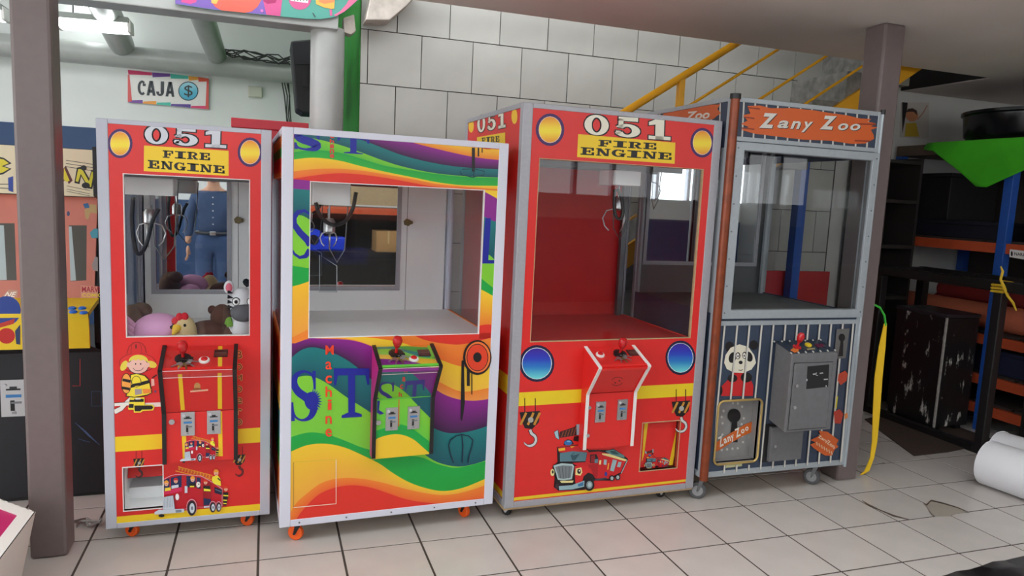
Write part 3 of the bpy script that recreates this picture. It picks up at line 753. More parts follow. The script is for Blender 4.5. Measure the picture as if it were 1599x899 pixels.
def truck_side(a):
    R1 = C(196, 24, 40); R2 = C(160, 18, 32); W2 = C(206, 214, 224); NV = C(24, 40, 84); LD = C(240, 160, 50)
    a.line([(395, 245), (820, 365)], 42, C(214, 96, 34)); a.line([(392, 230), (835, 345)], 9, LD); a.line([(360, 285), (820, 395)], 12, LD)
    for k in range(11): x = 410+k*38; y = 245+k*10.4; a.line([(x+8, y-14), (x-6, y+34)], 9, LD)
    a.poly([(205, 610), (205, 390), (290, 345), (360, 325), (440, 325), (690, 345), (860, 440), (960, 510), (960, 735), (720, 748), (630, 745), (470, 775), (355, 785), (205, 790)], C(226, 170, 186))
    a.poly([(208, 610), (208, 396), (292, 352), (362, 332), (440, 332), (686, 352), (855, 446), (952, 516), (952, 728), (720, 742), (630, 740), (470, 768), (355, 780), (208, 780)], R1)
    a.poly([(208, 545), (440, 490), (440, 540), (208, 590)], C(214, 40, 90))
    for q in ([(212, 400), (285, 372), (285, 520), (212, 540)], [(300, 368), (440, 340), (438, 490), (300, 512)], [(500, 345), (620, 360), (620, 490), (500, 490)], [(630, 362), (682, 372), (682, 515), (630, 500)]): a.poly(q, NV)
    cast_head(a, 245, 440, 52, LD); cast_head(a, 365, 405, 50, C(200, 40, 50)); cast_head(a, 580, 385, 52, LD)
    a.poly([(225, 500), (300, 490), (300, 530), (225, 540)], C(240, 210, 60)); a.poly([(310, 470), (400, 455), (400, 490), (310, 510)], W2); a.poly([(540, 440), (620, 440), (620, 490), (540, 490)], DK); a.poly([(545, 470), (600, 470), (600, 488), (545, 488)], YL); a.ell(652, 455, 26, 36, WHT); a.ell(660, 450, 7, 10, DK)
    a.poly([(710, 420), (815, 440), (815, 740), (712, 745)], R2); cast_head(a, 745, 420, 46, C(220, 60, 40)); a.poly([(715, 470), (800, 470), (810, 545), (720, 540)], DK); a.poly([(722, 505), (808, 515), (808, 540), (722, 535)], YL)
    a.poly([(720, 625), (812, 640), (812, 710), (722, 718)], NV); a.poly([(722, 730), (820, 722), (820, 742), (722, 750)], W2)
    a.poly([(858, 482), (955, 520), (955, 585), (860, 560)], C(30, 30, 60)); a.line([(870, 515), (945, 545)], 10, C(110, 116, 140))
    for hx, hy, s in ((880, 300, 58), (1003, 505, 46)): cast_head(a, hx, hy, s, LD if s > 50 else C(220, 70, 40))
    a.poly([(830, 350), (900, 335), (935, 380), (940, 470), (850, 440), (825, 400)], YL); a.line([(900, 370), (935, 400)], 16, DK)
    a.poly([(970, 550), (1035, 550), (1030, 620), (1010, 720), (972, 715)], DK); a.line([(972, 590), (1035, 595)], 16, YL); a.line([(970, 650), (1018, 652)], 14, YL); a.line([(970, 690), (1012, 694)], 12, YL)
    a.poly([(480, 470), (515, 470), (515, 555), (480, 560)], W2)
    a.ell(385, 608, 26, 44, C(214, 170, 180)); a.ell(385, 608, 20, 37, C(246, 240, 240))
    a.poly([(205, 610), (335, 585), (362, 785), (205, 790)], C(120, 130, 144)); a.poly([(208, 612), (330, 592), (352, 760), (208, 766)], W2)
    for k in range(6): a.line([(222+k*19, 615-k*3), (224+k*20, 745-k*2)], 5, C(140, 150, 164))
    a.ell(185, 845, 38, 20, DK); a.poly([(95, 800), (150, 770), (470, 755), (472, 800), (430, 806), (98, 830)], W2); a.poly([(365, 772), (440, 768), (440, 800), (365, 806)], C(130, 140, 154))
    for wx, wy, wr, wh in ((570, 745, 56, 96), (838, 735, 37, 64), (913, 732, 31, 58)):
        a.ell(wx, wy-8, wr*1.2, wh*1.1, C(226, 170, 186)); a.ell(wx, wy-4, wr*1.1, wh*1.02, R2); a.ell(wx, wy+4, wr, wh, C(34, 34, 44)); a.ell(wx+4, wy+4, wr*.58, wh*.68, W2); a.ell(wx+4, wy+4, wr*.25, wh*.25, C(110, 116, 130))
a = Art(M1, FP, NF, (230, 700, 8.173)); truck_side(a); a.obj('fire_truck_print', M1.fp, 'cartoon fire truck carrying firefighters')
a = Art(M1, FP, NF); hook_print(a, 217, 723, 18, C(60, 30, 30)); a.obj('hook_print', M1.fp)
a = Art(M1, FP, NF); hook_print(a, 373.5, 718, 20, C(110, 30, 34)); a.obj('hook_print', M1.fp)
a = Art(M1, FP, NF, (360, 530, 6))
for ch, y, h in (('B', 140, 84), ('o', 255, 66), ('M', 355, 64), ('o', 462, 66), ('e', 570, 66), ('r', 675, 66), ('o', 770, 66)):
    q = [(50, y-h/2), (112, y-h/2), (112, y+h/2), (50, y+h/2)]
    a.text(ch, q, C(220, 170, 100), .06); a.text(ch, [(p[0]+(7 if i in (0, 3) else -7), p[1]+(6 if i < 2 else -6)) for i, p in enumerate(q)], C(120, 30, 24), .0)
a.obj('bombero_print', M1.fp, 'vertical gold lettering')
M1box = dict(tl=(250, 541), tr=(370, 537), nl=(247, 580), nr=(373, 575), kl=(253, 646), kr=(371, 640), bl=(258, 726), br=(369, 716))
control_box(M1, M1box, .15, .05, BLACK, RED, RED, RED, (286, 560), (319, 563), (345, 552), keys=(288, 566), coins=((293.5, 661), (334, 658.5)), door=(268.5, 658))
n0 = M1.faces
for k, segs in ((0, (((278.5, 561), (282, 577.5)), ((344, 537), (343.5, 575)))), (1, (((281, 583), (285.5, 640)), ((343, 580), (343.5, 638)))), (2, (((285.5, 645), (289, 719)), ((343.5, 642), (344.5, 712))))):
    for p, q in segs:
        a = Art(M1, n0[k][0], n0[k][1]); a.line([p, q], 6.5, C(244, 200, 36)); a.obj('yellow_stripe_print', M1.box)
a = Art(M1, n0[1][0], n0[1][1]); a.ell(308, 603, 5, 6, C(206, 150, 90)); a.ell(308, 608, 7, 3, C(160, 90, 50)); a.line([(297, 611), (325, 608.5)], 2.5, C(236, 180, 150)); a.obj('crest_print', M1.box)
a = Art(M1, n0[2][0], n0[2][1], (275.5, 665.5, 15.6), base=6); truck_side(a); a.obj('small_truck_print', M1.box, 'small cartoon fire truck below the coin slots')
# prize opening (recessed tray)
def recess(M, q, depth, m, name='prize_chute', trim=WHITEPL, d=0, flap=None):
    P = [M.loc(*p, d) for p in q]; u0 = avg(P[0].x, P[3].x); u1 = avg(P[1].x, P[2].x); z1 = avg(P[0].z, P[1].z); z0 = avg(P[2].z, P[3].z)
    return u0, u1, z0, z1
u0, u1, z0, z1 = recess(M1, [(193, 731), (254, 726), (254, 792), (193, 798)], .2, None)
def cut_front(M, u0, u1, z0, z1):
    """open a rectangular hole through the lower front panel (boolean done by rebuilding that part as four strips)"""
    w = M.w; me = M.fp.data; wu0, wu1, wz0, wz1 = M.win
    fw, zb0 = M.fw, M.zb0
    mb = MB(); 
    mb.framebox(fw, w-fw, wz0-.02, M.zt1, wu0, wu1, wz0, wz1, .003, .018)
    mb.framebox(fw, w-fw, zb0, wz0-.02, u0, u1, z0, z1, .003, .018)
    new = bpy.data.meshes.new('front_panel'); new.from_pydata(mb.v, [], mb.f); new.materials.append(me.materials[0]); new.update()
    bm = bmesh.new(); bm.from_mesh(new); bmesh.ops.recalc_face_normals(bm, faces=bm.faces); bm.to_mesh(new); bm.free()
    M.fp.data = new
def chute(M, u0, u1, z0, z1, depth, m, trim):
    r = M.root; t = .004
    mb = MB(); mb.box(u0-t, u1+t, .018, depth, z0-t, z0); mb.box(u0-t, u1+t, .018, depth, z1, z1+t); mb.box(u0-t, u0, .018, depth, z0, z1); mb.box(u1, u1+t, .018, depth, z0, z1); mb.box(u0-t, u1+t, depth, depth+t, z0-t, z1+t)
    c = mb.obj('prize_chute', m, r)
    MB().framebox(u0-.004, u1+.004, z0-.004, z1+.004, u0, u1, z0, z1, .0, .019).obj('chute_trim', trim, c)
    return c
M1.fw = .041; M1.zb0 = .069+.022; M1.zt1 = 1.729-.018
cut_front(M1, u0, u1, z0, z1)
c = chute(M1, u0, u1, z0, z1, .26, WHITEB, WHITEPL)
MB().obox(((u0+u1)/2, .1, z1-.04), ((u1-u0)/2-.002, 0, 0), (0, .002, 0), (0, .02, .035)).obj('chute_flap', RED, c)
MB().box(u0, u1, .12, .26, z0, z0+.05).obj('chute_step', WHITEB, c)
cc = M1.loc(233, 290, -.34)
claw(M1, cc.x, .34, cc.z+.035, .21, .075, ps=.8, loop=((208, 308), (206, 345), (211, 388), (219, 396), (229, 380), (238, 345), (248, 326)))
# ---------------------------------------------------------------- machine 2: white cabinet with rainbow waves
M2 = machine('claw_machine', 'white framed claw machine with rainbow wave artwork and blue ST letters, empty inside', .416, .085, math.radians(1.98), .945, .086, 1.734, .87)
M2.keylabel = 'bunch of keys lying by the joystick of the rainbow machine'
shell(M2, WHITEF, .044, RED, [(484, 282.4), (757.7, 297), (748, 521.5), (482, 527.7)], mat('rainbow_side', C(230, 120, 40), .4), WHITEB, 'glass', 'glass', top_h=.026, bot_h=.03, mirror_u=(.05, .64), mdz=.10)
for x, y, an in ((.085, .05, 2.6), (.84, .07, 2.0), (.1, .78, .3), (.84, .78, .5)): caster(M2, x, y, .033, ORANGE, BLACK, an)
TEA = C(18, 120, 122); TEAD = C(10, 84, 96); LIM = C(128, 204, 50); GRN = C(20, 164, 66); YO = C(248, 204, 44); OO = C(240, 132, 44); PU = C(140, 30, 140); PUD = C(56, 20, 66); BL = C(22, 32, 150); RR = C(224, 50, 36)
a = Art(M2, FP, NF, (410, 180, 2.568), clip=[(127, 65), (958, 138), (953, 302), (124, 256)])
a.bands(110, 970, [[(100, -200), (960, -100)], [(100, -90), (500, 60), (700, 95), (820, 118), (960, 128)], [(100, -20), (320, 70), (450, 85), (560, 100), (680, 130), (800, 158), (880, 172), (960, 180)],
    [(100, 45), (280, 70), (400, 100), (480, 130), (560, 160), (680, 190), (800, 208), (960, 217)], [(100, 96), (180, 90), (260, 105), (330, 125), (400, 150), (480, 180), (560, 205), (680, 230), (800, 243), (960, 250)],
    [(100, 152), (200, 140), (300, 148), (400, 175), (480, 200), (560, 215), (680, 233), (800, 246), (960, 252)], [(100, 180), (200, 170), (300, 180), (400, 205), (500, 228), (600, 248), (700, 268), (800, 280), (960, 283)],
    [(100, 228), (200, 216), (300, 214), (400, 222), (500, 238), (600, 255), (700, 275), (960, 298)], [(100, 258), (200, 242), (300, 232), (400, 238), (500, 252), (600, 270), (680, 285), (960, 310)]],
    [(RR, RR), (YO, OO), (PU, PUD), (TEA, TEAD), (LIM, C(90, 190, 56)), (GRN, C(50, 178, 60)), (YO, C(246, 176, 50)), (OO, C(240, 110, 40)), (RR, C(222, 44, 34))])
def S_glyph(a, f, col, w=1.0):
    pts = [(.86, .74), (.78, .9), (.5, .97), (.22, .9), (.13, .74), (.28, .58), (.6, .45), (.84, .28), (.74, .1), (.45, .03), (.18, .1), (.06, .3)]
    ws = [.03, .07, .07, .14, .2, .23, .24, .23, .16, .07, .06, .03]
    fx = smooth_curve([(i, p[0]) for i, p in enumerate(pts)]); fy = smooth_curve([(i, p[1]) for i, p in enumerate(pts)]); fw_ = smooth_curve([(i, q) for i, q in enumerate(ws)])
    P = []; Wd = []
    p0 = f(0, 0); p1 = f(1, 0); sc = math.hypot(p1[0]-p0[0], p1[1]-p0[1])
    for i in range(45): t = i*11/44; P.append(f(fx(t), fy(t))); Wd.append(max(.02, fw_(t))*sc*w)
    a.line(P, Wd, col)
    a.poly([f(.8, .98), f(.92, .98), f(.92, .62), f(.84, .62)], col); a.poly([f(.02, .38), f(.1, .38), f(.16, .02), f(.02, .02)], col)
def T_glyph(a, f, col):
    for q in ([(.4, 0), (.6, 0), (.6, 1), (.4, 1)], [(0, .86), (1, .86), (1, 1), (0, 1)], [(0, .66), (.05, .66), (.12, .88), (0, .88)], [(1, .66), (.95, .66), (.88, .88), (1, .88)], [(.2, 0), (.8, 0), (.8, .05), (.62, .1), (.38, .1), (.2, .05)]): a.poly([f(*p) for p in q], col)
S_glyph(a, a.quadmap([(125, 62), (238, 72), (238, 142), (125, 136)]), BL, 1.2); T_glyph(a, a.quadmap([(300, 78), (428, 92), (428, 158), (300, 150)]), BL)
for ch, y in (('c', 84), ('h', 104), ('i', 124), ('n', 144), ('e', 163)): a.text(ch, [(269, y-8), (287, y-8), (287, y+8), (269, y+8)], C(214, 70, 60), .03)
a.line([(845, 130), (845, 225)], 12, INK); a.line([(865, 120), (865, 165)], 6, INK); a.line([(880, 120), (880, 150)], 4, INK); a.ell(905, 128, 26, 8, C(190, 40, 30)); a.ell(905, 125, 18, 5, INK)
a.line([(790, 225), (800, 240), (840, 248), (885, 240), (890, 225), (850, 215), (800, 216)], 3, C(14, 60, 66)); a.line([(848, 215), (845, 250)], 3, C(14, 60, 66))
a.obj('header_wave_print', M2.fp, 'rainbow wave header print with blue letters ST')
a = Art(M2, FP, NF, (410, 500, 2.568), clip=[(116, 72), (925, 50), (893, 712), (108, 810)])
a.bands(100, 935, [[(100, -300), (930, -300)], [(100, -40), (560, 40), (640, 75), (720, 92), (800, 96), (925, 68)], [(100, 20), (330, 60), (440, 70), (560, 90), (640, 120), (715, 158), (800, 185), (925, 190)],
    [(100, 45), (190, 66), (350, 75), (440, 103), (560, 160), (640, 205), (715, 250), (800, 285), (925, 268)], [(100, 50), (190, 70), (350, 79), (440, 106), (560, 180), (640, 235), (715, 290), (780, 315), (850, 322), (925, 312)],
    [(100, 165), (150, 122), (200, 108), (270, 125), (340, 160), (400, 205), (440, 240), (560, 340), (640, 405), (720, 446), (780, 452), (850, 440), (925, 415)],
    [(100, 240), (170, 222), (220, 232), (270, 260), (340, 310), (400, 348), (440, 375), (540, 450), (640, 530), (700, 568), (780, 586), (840, 578), (925, 552)],
    [(100, 472), (180, 450), (250, 455), (320, 478), (400, 510), (480, 530), (560, 540), (640, 550), (700, 575), (780, 590), (925, 556)],
    [(100, 532), (180, 500), (260, 495), (330, 510), (400, 540), (470, 575), (520, 610), (580, 645), (640, 668), (720, 684), (800, 672), (900, 632), (925, 620)],
    [(100, 800), (125, 745), (170, 700), (240, 650), (320, 632), (400, 635), (480, 650), (560, 672), (640, 690), (720, 700), (800, 690), (925, 650)],
    [(100, 900), (135, 800), (180, 740), (230, 695), (300, 668), (370, 661), (440, 672), (510, 695), (580, 718), (680, 732), (780, 730), (925, 705)]],
    [(RR, RR), (OO, C(246, 120, 40)), (YO, C(244, 190, 60)), (OO, C(240, 150, 70)), (PU, PUD), (TEA, TEAD), (LIM, C(120, 200, 60)), (GRN, C(24, 160, 60)), (C(240, 196, 44), C(240, 170, 60)), (OO, C(236, 100, 44)), (RR, C(210, 44, 32))], n=64)
a.poly([(100, 40), (186, 72), (130, 92), (100, 92)], OO)
f = a.quadmap([(112, 198), (222, 198), (222, 404), (112, 408)]); S_glyph(a, f, BL, 1.25); a.ell(196, 322, 28, 36, BL)
for k in range(13): t = -1.5+k*.26; a.poly([(200+24*math.cos(t-.12), 322+34*math.sin(t-.12)), (200+24*math.cos(t+.12), 322+34*math.sin(t+.12)), (200+40*math.cos(t), 322+52*math.sin(t))], BL)
T_glyph(a, a.quadmap([(285, 192), (428, 192), (424, 384), (290, 392)]), BL)
for ch, y, h in (('M', 118, 38), ('a', 180, 32), ('c', 236, 32), ('h', 285, 42), ('i', 337, 42), ('n', 398, 32), ('e', 449, 32)): a.text(ch, [(252 if ch != 'i' else 260, y-h/2), (285 if ch == 'M' else 277, y-h/2), (285 if ch == 'M' else 277, y+h/2), (252 if ch != 'i' else 260, y+h/2)], C(240, 70, 40), .015)
a.line([(802, 160), (802, 330), (797, 400)], [10, 16, 6], INK); a.line([(824, 180), (824, 262)], 12, INK); a.line([(838, 190), (838, 296)], 4, INK)
a.ell(860, 148, 57, 70, INK); a.ell(862, 147, 50, 62, C(240, 120, 50)); a.ell(860, 148, 44, 55, INK); a.ell(860, 148, 41, 52, C(228, 66, 34)); a.ell(860, 147, 17, 20, INK)
for p in ([(745, 500), (752, 478), (775, 462), (797, 456), (825, 462), (842, 478), (838, 505), (826, 545), (822, 570)], [(745, 500), (752, 535), (765, 570)], [(797, 456), (802, 500), (799, 570)]): a.line(p, 4.5, C(14, 40, 60))
dp = [(124, 566), (294, 556), (294, 733), (124, 748)]
a.line([dp[1], dp[2], dp[3]], 3.2, C(238, 226, 200)); a.line([dp[0], dp[3]], 2, C(150, 110, 60)); a.line([dp[0], dp[1]], 1.6, C(214, 180, 70))
a.obj('wave_print', M2.fp, 'rainbow wave print with letters ST and vertical word Machine')
a = Art(M2, FP, NF, (410, 180, 2.568), clip=[(124, 256), (190, 262), (184, 897), (117, 905)])
a.bands(100, 195, [[(100, 0), (200, 0)], [(100, 292), (200, 300)], [(100, 420), (150, 400), (200, 425)], [(100, 600), (200, 615)], [(100, 690), (150, 678), (200, 660)], [(100, 900), (200, 850)]], [(PU, PU), (TEA, TEAD), (LIM, LIM), (GRN, GRN), (C(246, 190, 40), C(240, 160, 60)), (OO, OO)], n=10)
a.line([(195, 400), (168, 382), (142, 388), (126, 410), (126, 436), (150, 470), (180, 500), (192, 520)], [8, 12, 18, 22, 24, 26, 28, 28], BL); a.line([(190, 540), (172, 565), (148, 570), (128, 556), (120, 540)], [24, 18, 12, 10, 6], BL)
a.obj('strip_print', M2.fp)
a = Art(M2, FP, NF, (410, 180, 2.568), clip=[(893, 299), (954, 303), (925, 893), (868, 896)])
a.bands(860, 960, [[(860, 0), (960, 0)], [(860, 295), (893, 308), (960, 345)], [(860, 395), (893, 408), (930, 425), (960, 425)], [(860, 560), (910, 560), (960, 620)], [(860, 640), (960, 720)], [(860, 690), (900, 710), (960, 745)], [(860, 845), (905, 838), (960, 850)]], [(YO, YO), (PU, PU), (TEA, TEAD), (LIM, LIM), (GRN, GRN), (YO, OO), (RR, RR)], n=10)
a.poly([(893, 412), (916, 412), (905, 580), (936, 580), (934, 594), (870, 594), (876, 560), (884, 540)], BL)
a.obj('strip_print', M2.fp)
M2box = dict(tl=(582, 541), tr=(679, 536), nl=(593, 576), nr=(691, 571), kl=(583, 624), kr=(678, 618), bl=(578, 717), br=(674, 707))
control_box(M2, M2box, .16, .05, BLACK, mat('green_vinyl', C(96, 190, 60), .35), mat('magenta_vinyl', C(190, 40, 120), .4), mat('purple_vinyl', C(150, 50, 150), .35), (618.5, 552), (646, 561), (662, 551.5), keys=(621, 559), coins=((611.5, 653.5), (645.5, 651.5)), door=(590.5, 659))
F2 = M2.faces; cr = (560, 530, 4.73)
a = Art(M2, F2[0][0], F2[0][1], cr, clip=[(118, 45), (545, 28), (600, 205), (150, 225)])
a.bands(100, 610, [[(100, -50), (600, -50)], [(100, 30), (300, 45), (450, 55), (560, 60), (610, 66)], [(100, 50), (250, 52), (350, 75), (450, 100), (610, 130)], [(100, 75), (250, 70), (350, 95), (450, 125), (610, 140)], [(100, 110), (250, 115), (350, 135), (450, 140), (610, 150)], [(100, 140), (300, 150), (450, 175), (610, 240)]], [(C(236, 120, 40), C(236, 140, 40)), (GRN, GRN), (TEA, TEA), (C(120, 200, 60), C(150, 210, 60)), (C(240, 180, 60), YO), (PU, PU)], n=16)
a.poly([(505, 38), (545, 32), (575, 130), (530, 135)], LIM)
a.obj('panel_print', M2.box)
a = Art(M2, F2[1][0], F2[1][1], cr, clip=[(150, 225), (600, 205), (545, 420), (108, 455)])
a.bands(90, 610, [[(90, -50), (610, -50)], [(90, 240), (200, 215), (300, 212), (380, 240), (450, 300), (560, 430)], [(90, 390), (150, 345), (230, 325), (300, 355), (380, 420), (450, 480), (600, 560)]], [(PU, C(120, 40, 130)), (TEA, C(30, 110, 110)), (LIM, LIM)], n=20)
S_glyph(a, a.quadmap([(140, 310), (275, 310), (260, 500), (130, 500)]), C(50, 40, 130), .9); T_glyph(a, a.quadmap([(345, 305), (490, 295), (470, 520), (335, 530)]), C(60, 50, 140))
for ch, x, y in (('M', 350, 225), ('a', 335, 290), ('c', 318, 345), ('h', 308, 402)): a.text(ch, [(x-12, y-17), (x+12, y-17), (x+10, y+17), (x-14, y+17)], C(220, 70, 60), .03)
a.obj('panel_print', M2.box)
a = Art(M2, F2[2][0], F2[2][1], cr, clip=[(108, 455), (545, 420), (520, 845), (95, 885)])
a.bands(80, 560, [[(80, -50), (560, -50)], [(80, 300), (300, 330), (380, 425), (450, 500), (560, 610)], [(80, 690), (200, 650), (300, 625), (400, 660), (480, 720), (560, 780)], [(80, 770), (150, 725), (250, 700), (330, 705), (410, 740), (480, 800), (560, 870)]], [(TEA, TEAD), (LIM, C(100, 196, 60)), (GRN, GRN), (C(240, 196, 44), C(236, 180, 50))], n=24)
a.poly([(138, 430), (160, 430), (150, 520), (190, 545), (160, 555), (135, 540)], C(40, 36, 140)); a.line([(298, 430), (296, 640)], 6, C(226, 80, 50))
a.obj('panel_print', M2.box)
MB().box(M2.bu[0]-.014, M2.bu[1]+.014, -.05, .0, M2.faces[2][0].z-.0, M2.faces[2][0].z+.0001).obj('seam', BLACK, M2.box) if False else None
for k in range(5):
    x = .08+k*.195; mb = MB(); mb.cyl((x, -.0015, .101), (x, .0, .101), .004, n=8); mb.obj('screw', DSTEEL, M2.root)
# chip tray things inside and acrylic chute
cs = [M2.loc(x, y, -.5) for x, y in ((499, 398), (499, 456), (526, 456), (526, 415))]
mb = MB(); mb.prism(cs, (0, .003, 0)); so_ = mb.obj('chute_screen', ACRYL, M2.root)
mb = MB(); mb.tube(cs, .002, 5, closed=True); mb.obj('screen_edge', mat('screen_edge', C(190, 200, 206), .3), so_)
mb = MB(); mb.box(.30, .36, .04, .07, M2.dk, M2.dk+.012); mb.obj('latch', BLACK, M2.root)
cc = M2.loc(515, 300, -.3); claw(M2, cc.x, .3, cc.z+.045, .16, .1, ps=.5, loop=((493, 316), (499, 335), (512, 348), (526, 351), (541, 343), (551, 325), (556, 300)))
for zs in (((.12, .3, OO), (.3, .42, GRN), (.42, .55, TEA), (.55, .66, YO), (.66, .78, RR)), ((1.56, 1.62, RR), (1.62, 1.66, GRN), (1.66, 1.70, OO))):
    A_ = Art(M2, (0, 0, 0), (-1, 0, 0))
    for z0, z1, col in zs: A_.mb.add([(.0055, .03, z0), (.0055, .84, z0), (.0055, .84, z1), (.0055, .03, z1)], [(0, 1, 2, 3)], [col]*4)
    A_.obj('side_wave_print', M2.root)

# ---------------------------------------------------------------- machine 3: wide fire engine machine
M3 = machine('claw_machine', 'wide red fire engine claw machine with aluminium frame and red lined empty interior', 1.41, .093, math.radians(1.2), 1.028, .067, 1.914, .9)
M3.keylabel = 'bunch of keys lying by the joystick of the wide red machine'
shell(M3, ALU, .046, RED, [(843, 247), (1101, 264), (1077, 527.6), (827.6, 534.5)], RED, REDIN, 'solid', 'glass', top_h=.022, bot_h=.03, mirror_u=(1, 0), fr=.04, trimm=PLY)
MB().box(.0, M3.w, .01, M3.D-.01, .055, .067).obj('plywood_base', PLY, M3.root)
M3.zb = .055
for x, y, an in ((.05, .07, 2.4), (.9, .08, 2.9), (.1, .8, .3), (.9, .8, .5)): caster(M3, x, y, .024, RUBBER, STEEL, an)
a = Art(M3, FP, NF, (710, 150, 2.365))
a.poly([(456, 140), (815, 172), (812, 250), (452, 225)], C(244, 206, 36))
a.slab('FIRE', [(531, 161), (748, 174), (746, 198), (530, 185)], INK, .1); a.slab('ENGINE', [(466, 188), (804, 210), (802, 236), (464, 216)], INK, .1)
a.obj('title_print', M3.fp, 'yellow plate reading FIRE ENGINE')
a = Art(M3, FP, NF, (710, 150, 2.365)); a.slab('051', [(480, 66), (803, 90), (801, 164), (478, 141)], C(236, 232, 214), .3, INK, .05); a.obj('number_print', M3.fp, 'cream numerals 051')
for cx, cy, rx, ry in ((352, 124, 53, 60), (914, 172, 44, 55)):
    a = Art(M3, FP, NF, (710, 150, 2.365)); sunset(a, cx, cy, rx, ry); a.obj('round_emblem', M3.fp, 'round yellow emblem with dark ring')
L3 = (760, 500, 2.81)
for cx, cy, rx, ry in ((220, 189, 77, 81), (850, 164, 66, 76)):
    a = Art(M3, FP, NF, L3); a.ell(cx, cy, rx, ry, C(24, 20, 60)); a.ell(cx, cy, rx*.86, ry*.86, C(220, 230, 236)); a.ellg(cx, cy, rx*.82, ry*.83, [(0, C(60, 30, 150)), (.35, C(40, 60, 190)), (.65, C(40, 130, 200)), (1, C(110, 220, 220))]); a.obj('blue_emblem', M3.fp, 'round blue emblem with dark ring')
a = Art(M3, FP, NF, L3); a.poly([(133, 317), (916, 275), (914, 330), (131, 377)], C(234, 206, 34)); a.poly([(110, 778), (882, 696), (882, 706), (110, 792)], C(234, 200, 40)); a.obj('stripe_print', M3.fp, 'yellow stripes')
a = Art(M3, FP, NF, L3); hook_print(a, 190, 438, 92); a.obj('hook_print', M3.fp)
def truck_face(a):
    RD2 = C(176, 24, 34); GL = C(90, 128, 140); LG = C(150, 180, 184); CRM = C(236, 222, 150); DGR = C(60, 66, 76); K = C(28, 18, 24)
    a.poly([(100, 165), (150, 140), (165, 200), (160, 255), (120, 230)], K); a.poly([(106, 168), (145, 147), (158, 248), (124, 226)], C(160, 196, 206))
    a.poly([(165, 165), (330, 110), (345, 85), (380, 80), (380, 200), (345, 205), (170, 230)], C(60, 22, 24)); a.poly([(345, 85), (378, 82), (378, 196), (348, 200)], C(150, 180, 190))
    for k in range(5): a.line([(185+k*32, 222-k*4), (205+k*34, 160-k*11)], 9, C(140, 76, 46))
    a.poly([(205, 310), (215, 265), (250, 245), (295, 255), (320, 300)], K); a.ell(255, 283, 42, 28, C(40, 110, 180)); a.ell(262, 268, 22, 9, C(120, 180, 220)); a.poly([(320, 215), (370, 205), (370, 270), (310, 260)], K)
    a.poly([(135, 330), (390, 300), (480, 360), (700, 360), (740, 345), (830, 400), (900, 455), (900, 470), (830, 615), (700, 690), (540, 690), (430, 790), (150, 800), (100, 760), (110, 660), (85, 540), (140, 490)], K)
    a.poly([(142, 336), (388, 308), (476, 372), (470, 400), (160, 385)], C(206, 34, 36)); a.poly([(150, 345), (220, 335), (222, 362), (152, 372)], C(236, 190, 50)); a.poly([(275, 320), (330, 318), (290, 340)], C(240, 170, 50))
    a.poly([(165, 395), (300, 372), (460, 385), (440, 480), (165, 485)], GL); a.poly([(280, 420), (330, 378), (300, 420), (380, 400), (330, 470), (300, 475)], C(50, 84, 96))
    a.poly([(465, 385), (590, 375), (700, 400), (880, 470), (820, 600), (690, 670), (550, 665), (470, 560), (330, 520), (300, 500), (440, 490)], C(206, 32, 38)); a.poly([(470, 520), (580, 500), (570, 655), (545, 665), (500, 590)], RD2)
    a.poly([(490, 410), (560, 405), (580, 450), (575, 500), (490, 500)], K); a.poly([(500, 420), (545, 415), (545, 495), (500, 495)], C(150, 30, 40)); a.poly([(540, 460), (578, 455), (575, 500), (540, 500)], GL)
    a.poly([(620, 395), (700, 400), (890, 465), (870, 480), (690, 430), (620, 410)], CRM); a.poly([(650, 370), (740, 352), (860, 420), (860, 445), (720, 410)], C(96, 140, 140)); a.poly([(700, 370), (760, 368), (810, 410), (730, 400)], C(44, 84, 90))
    a.poly([(735, 460), (780, 470), (745, 590), (705, 580)], LG); a.poly([(795, 485), (830, 490), (815, 545), (780, 540)], LG); a.poly([(640, 460), (670, 465), (665, 520), (635, 515)], LG); a.poly([(590, 470), (610, 468), (605, 515), (585, 515)], CRM)
    a.line([(690, 500), (680, 570)], 12, C(240, 180, 60)); a.ell(660, 617, 14, 24, C(40, 60, 150)); a.line([(890, 470), (825, 610)], 9, LG); a.line([(540, 680), (670, 662)], 16, DGR)
    a.poly([(420, 600), (470, 590), (520, 640), (530, 700), (420, 720)], K)
    a.poly([(320, 530), (430, 520), (500, 560), (520, 620), (470, 600), (420, 640), (400, 720), (330, 720)], C(212, 36, 38)); a.poly([(335, 560), (395, 545), (405, 600), (385, 635), (330, 625)], CRM); a.ell(370, 588, 20, 28, K); a.ell(374, 582, 7, 9, WHT); a.ell(82, 600, 22, 38, CRM); a.ell(86, 594, 10, 18, K)
    a.poly([(85, 520), (180, 492), (300, 500), (325, 530), (300, 680), (200, 692), (130, 685), (115, 620)], K); a.poly([(92, 525), (180, 500), (298, 508), (316, 532), (292, 672), (200, 684), (140, 678), (124, 620)], C(176, 200, 200)); a.poly([(112, 540), (190, 522), (290, 528), (298, 540), (278, 655), (200, 668), (150, 660), (138, 615)], C(120, 128, 132))
    for k in range(4): a.line([(150+k*38, 535), (172+k*28, 662)], 5, C(70, 76, 82))
    a.poly([(160, 690), (310, 685), (300, 708), (180, 712)], CRM); a.poly([(150, 745), (290, 735), (425, 685), (428, 750), (300, 780), (155, 788)], C(150, 182, 190)); a.poly([(355, 725), (415, 700), (415, 740), (358, 752)], C(60, 120, 160)); a.ell(130, 745, 22, 30, C(60, 40, 50))
    a.ell(478, 735, 56, 62, K); a.ell(480, 732, 34, 42, C(130, 150, 154)); a.ell(482, 730, 20, 26, C(180, 200, 200))
